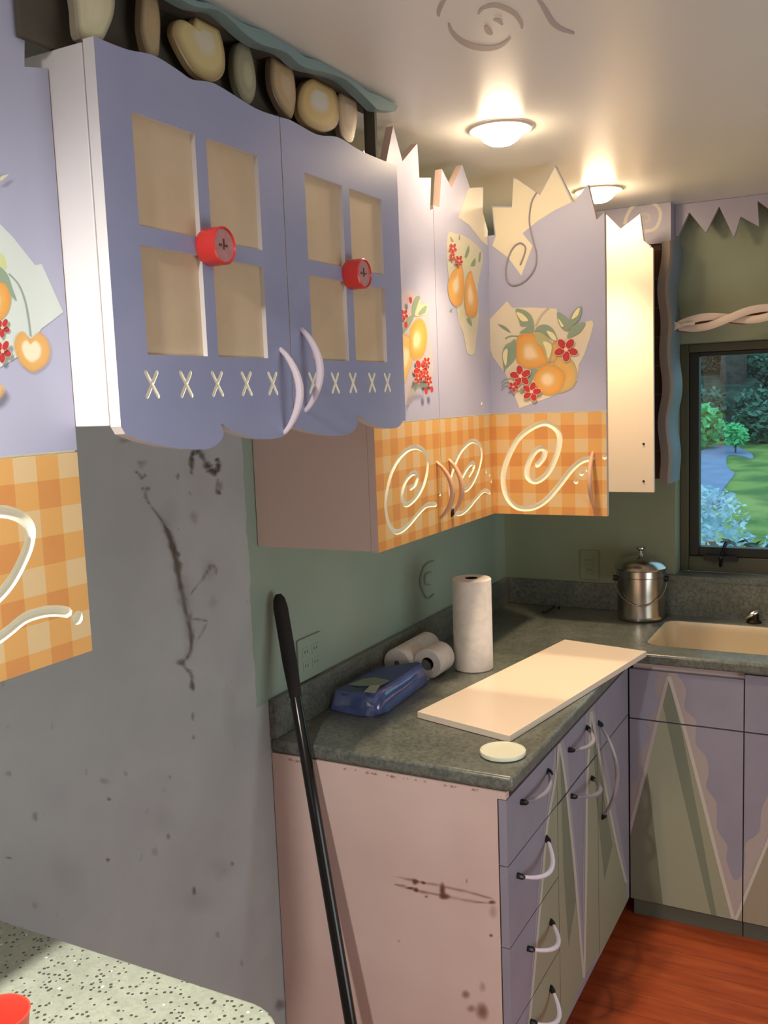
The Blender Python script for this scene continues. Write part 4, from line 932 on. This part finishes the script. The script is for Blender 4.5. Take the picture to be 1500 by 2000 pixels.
# power outlets painted over in the wall colour
def outlet(base, label, ax, c, w_, h_, n):
    T = thing('wall_outlet', label, 'outlet', c, 'painted-over outlets')
    b = new(); X = Vector((0, 1, 0)) if ax == 'x' else Vector((1, 0, 0)); N = Vector((1, 0, 0)) if ax == 'x' else Vector((0, -1, 0)); c = Vector(c)
    def bx(b, u0, u1, z0, z1, d0, d1):
        a = c + X * u0 + N * d0; e = c + X * u1 + N * d1
        box(b, min(a.x, e.x), max(a.x, e.x), min(a.y, e.y), max(a.y, e.y), c.z + z0, c.z + z1)
    bx(b, -w_ / 2, w_ / 2, -h_ / 2, h_ / 2, 0, .006); mesh('cover_plate', b, base, T, bevel=.002)
    for k in range(n):
        u = (k - (n - 1) / 2) * .046
        for z in (.019, -.019):
            b = new(); bx(b, u - .016, u + .016, z - .013, z + .013, .0055, .0075); s = mesh('socket', b, base, T, bevel=.003)
            b = new(); bx(b, u - .007, u - .005, z - .003, z + .005, .007, .008); bx(b, u + .005, u + .007, z - .003, z + .005, .007, .008); mesh('slot', b, M_dark, s)
p0, p1 = at(581, 1262, 'x', 0), at(624, 1306, 'x', 0)
outlet(M_green, 'green-painted double outlet on the wall above the blue pack', 'x', (.0005, (p0.y + p1.y) / 2, (p0.z + p1.z) / 2 + .003), .115, .115, 2)
p0 = at(1152, 1103, 'y', 0)
outlet(M_olive, 'olive-painted outlet on the back wall left of the canister', 'y', (p0.x, -.0005, p0.z), .075, .115, 1)

# ------------------------------------------------------------------ near counter at the lower left
NC = thing('near_base_cabinet', 'white base cabinet under the pale speckled counter at lower left', 'cabinet', (0, -3.2, 0))
b = new(); box(b, .002, .61, -3.9, -2.60, .06, .876); box(b, .002, .56, -3.9, -2.60, .001, .06); mesh('carcass', b, M_white, NC)
b = new()
for i in range(3): box(b, .612, .631, -3.88 + i * .43, -3.46 + i * .43, .065, .86)
mesh('door', b, M_base, NC)
pts = [(.0015, -3.92), (.668, -3.92), (.668, -2.66)]
for i in range(9):
    a = math.radians(10 * i + 5); pts.append((.668 - .085 + .085 * math.cos(a), -2.660 + .085 * math.sin(a)))
pts += [(.0015, -2.575)]
b = new(); prism(b, [(x, y, ZT) for x, y in pts], (0, 0, -.038)); mesh('countertop', b, M_quartz, base=(.33, -3.2, .877), label='pale speckled stone counter with a rounded corner at lower left', cat='countertop', bevel=.004)
CU = thing('red_cup', 'small coral red cup standing on the pale speckled counter', 'cup', (.362, -2.822, ZT))
b = new(); lathe(b, [(0, .001), (.030, .001), (.033, .004), (.041, .068), (.0425, .072), (.040, .072), (.038, .066), (.031, .006), (0, .005)], (.362, -2.822, ZT), 40); mesh('body', b, mat('coral_plastic', col(232, 84, 66), .4), CU)

# ------------------------------------------------------------------ garden outside the window
GZ = lambda y: -.95 + .065 * y
def on_ground(px, py):
    d = FW + RT * ((px - 750) / FPX) - UP * ((py - 1000) / FPX)
    t = (-.95 + .065 * CAM.y - CAM.z) / (d.z - .065 * d.y); return CAM + d * t
M_lawn = mottled('lawn', col(86, 120, 50), col(140, 160, 74), 1.3, .9); M_path = mottled('lavender_grey_path', col(128, 138, 176), col(140, 150, 186), 2, .8)
M_hill = mottled('leaf_litter_bank', col(36, 50, 42), col(66, 82, 66), 3.5, .95)
b = new(); v = [b.verts.new((x, y, GZ(y))) for x, y in ((-14, .6), (12, .6), (12, 21), (-14, 21))]; w = [b.verts.new((x.co.x, x.co.y, x.co.z - .3)) for x in v]
b.faces.new(v); b.faces.new(w[::-1])
for j in range(4): b.faces.new([v[j], w[j], w[(j + 1) % 4], v[(j + 1) % 4]])
bmesh.ops.recalc_face_normals(b, faces=b.faces); struct('lawn', b, M_lawn)
b = new(); q = [on_ground(x, y) + Vector((0, 0, .02)) for x, y in [tuple(p) for p in curve(Z(1340, 670, 4.444, [(20, 1000), (120, 950), (200, 908), (310, 896), (440, 905), (490, 930), (570, 970), (575, 1010), (480, 985), (365, 982), (350, 1050), (380, 1110), (420, 1140), (330, 1260), (200, 1420), (0, 1440)]), 3, True)]]
prism(b, q, (0, 0, -.05)); struct('garden_path', b, M_path)
b = new(); rows = []
for i in range(9):
    y = 20.5 + i * 1.1; z = GZ(20.5) - .1 + 3.2 * (i / 8) ** .8
    rows.append([b.verts.new((-16 + 3 * j, y + .3 * math.sin(j * 2.1 + i), z + .25 * math.sin(j * 1.3 + i * .9))) for j in range(11)])
for A, B in zip(rows, rows[1:]):
    for j in range(10): b.faces.new([A[j], A[j + 1], B[j + 1], B[j]])
struct('wooded_bank', b, M_hill)
def leaf_mat(name, c1, c2): return mottled(name, c1, c2, 9, .6, lo=.35, hi=.65)
def foliage(b, c, rad, n, s, rnd):
    c = Vector(c)
    for i in range(n):
        while True:
            d = Vector((rnd.uniform(-1, 1), rnd.uniform(-1, 1), rnd.uniform(-1, 1)))
            if .35 < d.length < 1: break
        p = c + Vector((d.x * rad[0], d.y * rad[1], d.z * rad[2]))
        u = Vector((rnd.uniform(-1, 1), rnd.uniform(-1, 1), rnd.uniform(-.6, .6))).normalized(); w = u.orthogonal().normalized()
        w = (w * math.cos(i) + u.cross(w) * math.sin(i)).normalized(); k = s * rnd.uniform(.6, 1.3)
        v = [b.verts.new(p + u * k), b.verts.new(p + w * k * .5 - u * k * .1), b.verts.new(p - u * k), b.verts.new(p - w * k * .5 - u * k * .1)]
        m = b.verts.new(p + u.cross(w) * k * .18)
        for j in range(4): b.faces.new([v[j], v[(j + 1) % 4], m])
M_bark = mottled('bark', col(84, 72, 66), col(104, 90, 82), 8, .9)
def plant(name, label, cat, base, blobs, n, s, m, group, stem=.02, seed=1, trunk_h=None):
    T = thing(name, label, cat, base, group); rnd = random.Random(seed)
    b = new()
    for c, rad in blobs: foliage(b, Vector(base) + Vector(c), rad, n, s, rnd)
    mesh('foliage', b, m, T, sharp=180)
    b = new(); B0 = Vector(base)
    for c, rad in (blobs if trunk_h is None else blobs[:1]):
        e = B0 + Vector(c) if trunk_h is None else B0 + Vector((.1, 0, trunk_h))
        tube(b, [B0 + Vector((0, 0, -.05)), B0.lerp(e, .4) + Vector((.01, 0, 0)), e], [stem, stem * .85, stem * .5], 10)
    mesh('trunk' if trunk_h else 'stem', b, M_bark, T)
M_vari = leaf_mat('variegated_leaf', col(176, 208, 226), col(222, 236, 244)); M_mid = leaf_mat('mid_leaf', col(86, 150, 104), col(120, 178, 126))
M_dk = leaf_mat('dark_leaf', col(34, 52, 44), col(56, 80, 62)); M_bright = leaf_mat('bright_leaf', col(84, 190, 120), col(120, 214, 140)); M_teal_leaf = leaf_mat('blue_green_leaf', col(74, 112, 96), col(100, 140, 118))
S_ = 'shrubs outside the window'
plant('garden_shrub', 'shrub with pale bluish white leaves just outside the window, lower left', 'shrub', (.27, 3.2, GZ(3.2)), [((.0, 0, 1.42), (.30, .34, .44)), ((.05, .1, .7), (.28, .3, .5))], 1000, .036, M_vari, S_, seed=3)
plant('garden_shrub', 'shrub with pale bluish white leaves outside the window, right one', 'shrub', (.86, 2.75, GZ(2.75)), [((.0, 0, 1.28), (.24, .26, .42)), ((-.05, .1, .6), (.25, .3, .45))], 1000, .036, M_vari, S_, seed=4)
plant('garden_shrub', 'dark leafy shrub low in the window in front of the pale leaves', 'shrub', (.60, 1.7, GZ(1.7)), [((.05, 0, 1.68), (.20, .2, .10)), ((.0, .1, 1.3), (.25, .25, .3))], 120, .030, M_dk, S_, seed=5)
plant('garden_shrub', 'bright green shrub at the far edge of the path', 'shrub', (-2.55, 19.3, GZ(19.3)), [((0, 0, .55), (.62, .5, .5))], 500, .12, M_bright, S_, seed=6)
plant('garden_shrub', 'small bright green shrub right of the path end', 'shrub', (-1.60, 18.4, GZ(18.4)), [((0, 0, .42), (.26, .26, .28))], 200, .08, M_bright, S_, seed=7)
plant('garden_shrub', 'wide blue-green ground shrub along the lawn edge', 'shrub', (-1.0, 20.3, GZ(20.3)), [((-.1, 0, .5), (.85, .4, .5))], 700, .12, M_teal_leaf, S_, seed=8)
bank = lambda y: GZ(20.5) - .1 + 3.2 * (max(0, (y - 20.5)) / 8.8) ** .8 - .1
rr = random.Random(5)
for row, y in enumerate((21.6, 23.0, 24.7, 26.6)):
    for k in range(4):
        x = -4.0 - row * .25 + k * 1.25 + (.6 if row % 2 else 0)
        if abs(x + 2.42) < .75 and row == 1: continue
        dk = (row + k) % 3 == 0
        plant('undergrowth_shrub', 'dark undergrowth shrub on the wooded bank outside the window' if dk else 'blue-green undergrowth shrub on the wooded bank outside the window', 'shrub', (x, y, bank(y)), [((0, 0, .42), (.58, .42, .52))], 420, .10, M_dk if dk else M_teal_leaf, 'undergrowth on the wooded bank', seed=200 + row * 10 + k)
plant('garden_tree', 'thick grey brown tree trunk seen through the window', 'tree', (-2.42, 23.9, bank(23.9)), [((0, .1, 3.6), (1.5, .8, .9))], 500, .16, M_teal_leaf, 'trees outside the window', stem=.36, seed=21, trunk_h=3.6)
plant('garden_tree', 'dense dark trees filling the back of the window view', 'tree', (-2.9, 30.5, bank(29)), [((-2.5, 0, .6), (2.6, 1, 2.4)), ((2.5, 0, .6), (2.6, 1, 2.4)), ((0, .3, 1.6), (3.5, 1, 2.4))], 1700, .26, M_dk, 'trees outside the window', stem=.25, seed=40, trunk_h=3.5)
